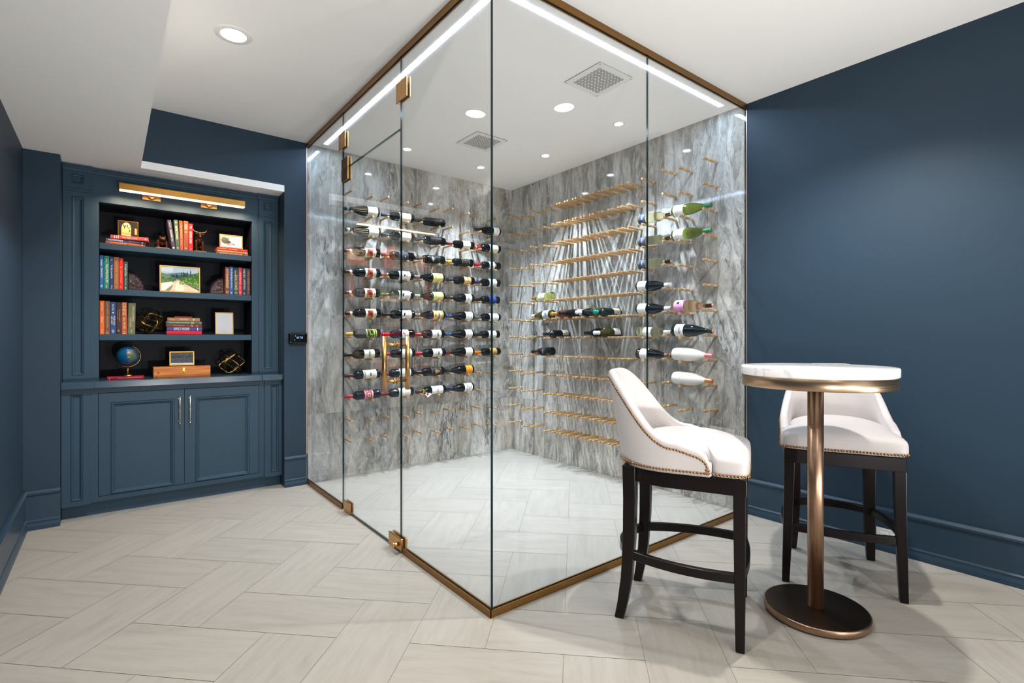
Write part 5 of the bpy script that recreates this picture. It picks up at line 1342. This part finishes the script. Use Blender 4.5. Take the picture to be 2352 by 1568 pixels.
    def bar(p0, p1, bow, z):
        p0 = Vector(p0); p1 = Vector(p1); d = (p1-p0); n = Vector((-d.y, d.x)).normalized()
        mid = (p0+p1)/2
        if n.dot(mid) < 0: n = -n
        b = MB(); R = []
        N = 14
        for k in range(N+1):
            f = k/N; c = p0 + d*f + n*(bow*4*f*(1-f))
            t = (d + n*(bow*4*(1-2*f))).normalized(); m_ = Vector((-t.y, t.x))*.0115
            R.append([(c.x-m_.x, c.y-m_.y, z-.018), (c.x+m_.x, c.y+m_.y, z-.018), (c.x+m_.x, c.y+m_.y, z+.018), (c.x-m_.x, c.y-m_.y, z+.018)])
        b.loft(R, 0, False); b.build('stretcher', M_wood, root, .002, 1)
    fx, fy, bx, by = .222, .2265, .170, -.200
    bar((-fx, fy), (fx, fy), .022, .268); bar((-bx, by), (bx, by), .060, .268)
    bar((fx, fy), (bx, by), .036, .268); bar((-fx, fy), (-bx, by), .036, .268)
def nail_points():
    pts = []
    def walk(cs, step=.0128):
        # cs: list of (point, normal)
        acc = 0; last = cs[0][0]; pts.append(cs[0])
        for i in range(1, len(cs)):
            a, b_ = cs[i-1], cs[i]
            seg = (b_[0]-a[0]).length
            while acc + seg >= step:
                f = (step-acc)/seg
                p = a[0].lerp(b_[0], f); n = a[1].lerp(b_[1], f).normalized()
                pts.append((p, n)); seg -= (step-acc); a = (p, n); acc = 0
            acc += seg
    up = []; lo = []
    n = len(PATH)
    for i in range(n):
        z = topz(i) - .030
        p, nr = outer(i, z); up.append((p + Vector((nr.x, nr.y, 0))*.0008, Vector((nr.x, nr.y, .12)).normalized()))
        p, nr = outer(i, ZB+.013); lo.append((p + Vector((nr.x, nr.y, 0))*.0008, Vector((nr.x, nr.y, 0))))
    # arm fronts, down from the top edge
    for s_ in (1, -1):
        i = 0 if s_ == 1 else n-1
        p, nr = outer(i, .70)
        col = [(Vector((p.x+nr.x*.0008, .112, z)), Vector((nr.x, nr.y, 0))) for z in (topz(i)-.030, ZB+.013)]
        walk(col)
    walk(up); walk(lo)
    for s_ in (1, -1):
        walk([(Vector((s_*.2515, .135, ZB+.014)), Vector((s_, 0, 0))), (Vector((s_*.2515, .222, ZB+.014)), Vector((s_, 0, 0))), (Vector((s_*.247, .245, ZB+.014)), Vector((s_*.7, .7, 0))), (Vector((s_*.228, .2595, ZB+.014)), Vector((s_*.2, 1, 0)).normalized()), (Vector((0, .2635, ZB+.014)), Vector((0, 1, 0)))])
    return pts
def dome(b, p, n, r=.0056):
    q = n.to_track_quat('Z', 'Y').to_matrix().to_4x4()
    b.lathe([(r, 0), (r*.86, r*.38), (r*.5, r*.62), (.0003, r*.70)], 10, 0, True, Matrix.Translation(p) @ q, False, True)
def stool(name, label, cx, cy, fwd):
    f = Vector(fwd).normalized()
    rz = math.atan2(f.y, f.x) - PI/2
    t = thing(name, label, 'bar stool', (cx, cy, 0), rz, 'white leather bar stools')
    M = Matrix.Translation((cx, cy, 0)) @ Matrix.Rotation(rz, 4, 'Z')
    stool_parts(t)
    NP = nail_points(); cam = Vector((0, 0, 1.165))
    def score(q):
        p = M @ q[0]; n = M.to_3x3() @ q[1]; v = cam - p
        return (v.length if n.dot(v.normalized()) > .12 else 100 + v.length)
    NP.sort(key=score)
    b = MB(); dome(b, Vector((0,0,0)), Vector((0,0,1))); first = b.build('nail_head', M_nail, t)
    for k, (p, n) in enumerate(NP[:100]):
        o = first if k == 0 else first.copy()
        if k: COL.objects.link(o); o.parent = t
        o.location = p; o.rotation_mode = 'QUATERNION'; o.rotation_quaternion = n.to_track_quat('Z', 'Y')
    b = MB()
    for p, n in NP[100:]: dome(b, p, n)
    tag(b.build('nail_trim', M_nail, t), kind='stuff')
    return t
stool('bar_stool', 'white leather bar stool in front of the glass cellar, left of the table', 1.955, 1.290, (.446, -.895))
stool('bar_stool', 'white leather bar stool behind the marble table against the right blue wall', 2.870, 1.028, (-.900, -.437))

# ------------------------------------------------------------------ bar table
TX, TY = 2.358, .922
tb = thing('bar_table', 'round bar table with white marble top, brass band and bronze pedestal', 'table', (TX, TY, 0))
def white_marble():
    m = mat('white_marble_top', (236, 233, 230), .1, spec=.5)
    nt, nd, lk, b = nodes(m)
    tc = nd.new('ShaderNodeTexCoord'); n = nd.new('ShaderNodeTexNoise'); n.inputs['Scale'].default_value = 4; n.inputs['Detail'].default_value = 8; n.inputs['Distortion'].default_value = 1.2
    lk.new(tc.outputs['Object'], n.inputs['Vector'])
    r = ramp(nd, [(.46, (238, 235, 232)), (.5, (214, 212, 212)), (.54, (238, 235, 232))]); lk.new(n.outputs['Fac'], r.inputs['Fac']); lk.new(r.outputs['Color'], b.inputs['Base Color'])
    return m
def brushed(name, rgb, r0, scale=(1, 1, 90)):
    m = mat(name, rgb, r0, metal=1.0)
    nt, nd, lk, b = nodes(m)
    tc = nd.new('ShaderNodeTexCoord'); mp = nd.new('ShaderNodeMapping'); mp.inputs['Scale'].default_value = scale
    n = nd.new('ShaderNodeTexNoise'); n.inputs['Scale'].default_value = 3; n.inputs['Detail'].default_value = 5
    lk.new(tc.outputs['Object'], mp.inputs['Vector']); lk.new(mp.outputs['Vector'], n.inputs['Vector'])
    mr = nd.new('ShaderNodeMapRange'); mr.inputs['To Min'].default_value = r0-.08; mr.inputs['To Max'].default_value = r0+.1
    lk.new(n.outputs['Fac'], mr.inputs['Value']); lk.new(mr.outputs['Result'], b.inputs['Roughness'])
    return m
M_col = brushed('brushed_copper_bronze', (170, 138, 114), .32)
M_base = mat('dark_bronze_plate', (88, 72, 58), .34, metal=1.0)
b = MB(); b.lathe([(.0005,1.012),(.286,1.012),(.290,1.016),(.290,1.044),(.2885,1.048),(.285,1.0498),(.0005,1.050)], 96, 0, True); b.build('table_top', white_marble(), tb)
b = MB(); b.lathe([(.270,1.0118),(.284,1.0118),(.285,1.0105),(.285,.9665),(.2835,.965),(.270,.965),(.270,1.0118)], 96, 0, False, None, False, False)
for i, f in enumerate(b.f): b.sm[i] = True
b.build('edge_band', brushed('brushed_brass_band', (166, 142, 116), .3, (1, 1, 60)), tb)
b = MB(); b.box(-.27, .27, -.03, .03, 1.004, 1.0117); b.box(-.03, .03, -.27, .27, .996, 1.0039); b.build('support_bar', M_dark, tb)
b = MB(); b.lathe([(.0305, .0335), (.0305, 1.0038)], 48, 0, True); b.build('column', M_col, tb)
b = MB(); b.lathe([(.0005,.006),(.196,.006),(.198,.008),(.199,.030),(.197,.0325),(.193,.0332)], 80, 0, True, None, True, False)
b.lathe([(.193,.0332),(.10,.0334),(.0305,.0335)], 80, 1, True, None, False, False)
b.build('base_plate', [M_col, M_base], tb)
for k in range(6):
    a = k*PI/3+.3
    b = MB(); b.lathe([(.012, 0), (.012, .0062)], 14, 0, True, Matrix.Translation((.175*math.cos(a), .175*math.sin(a), 0))); b.build('foot_pad', M_dark, tb)

# ------------------------------------------------------------------ camera, world, colour
cd = bpy.data.cameras.new('camera'); co = bpy.data.objects.new('camera', cd); COL.objects.link(co)
cd.sensor_width = 36; cd.lens = 36*1180/2352; cd.shift_y = -6/2352; cd.clip_start = .05
co.location = (0, 0, 1.165)
f = Vector((.6165, .7873, 0)).normalized()
co.rotation_euler = f.to_track_quat('-Z', 'Y').to_euler()
scene.camera = co
w = bpy.data.worlds.new('world'); scene.world = w; w.use_nodes = True
w.node_tree.nodes['Background'].inputs[0].default_value = (.94, .97, 1, 1); w.node_tree.nodes['Background'].inputs[1].default_value = 1.1   # fill light for the added window
l = bpy.data.lights.new('fill_window_portal', 'AREA'); l.shape = 'RECTANGLE'; l.size = WX1-WX0; l.size_y = WZ1-WZ0; l.cycles.is_portal = True
lo = bpy.data.objects.new('fill_window_portal', l); COL.objects.link(lo); lo.location = ((WX0+WX1)/2, Y0-.09, (WZ0+WZ1)/2); lo.rotation_euler = (PI/2, 0, 0)
scene.view_settings.view_transform = 'Standard'; scene.view_settings.look = 'None'
scene.view_settings.gamma = 1; scene.view_settings.use_curve_mapping = False
scene.view_settings.exposure = 0.38
scene.cycles.max_bounces = 14; scene.cycles.diffuse_bounces = 8; scene.cycles.glossy_bounces = 6
scene.cycles.transmission_bounces = 8; scene.cycles.transparent_max_bounces = 24
scene.cycles.caustics_reflective = False; scene.cycles.caustics_refractive = False
scene.cycles.sample_clamp_indirect = 6
scene.cycles.use_denoising = True
t2 = bpy.data.scenes.get('txt')
if t2: bpy.data.scenes.remove(t2)
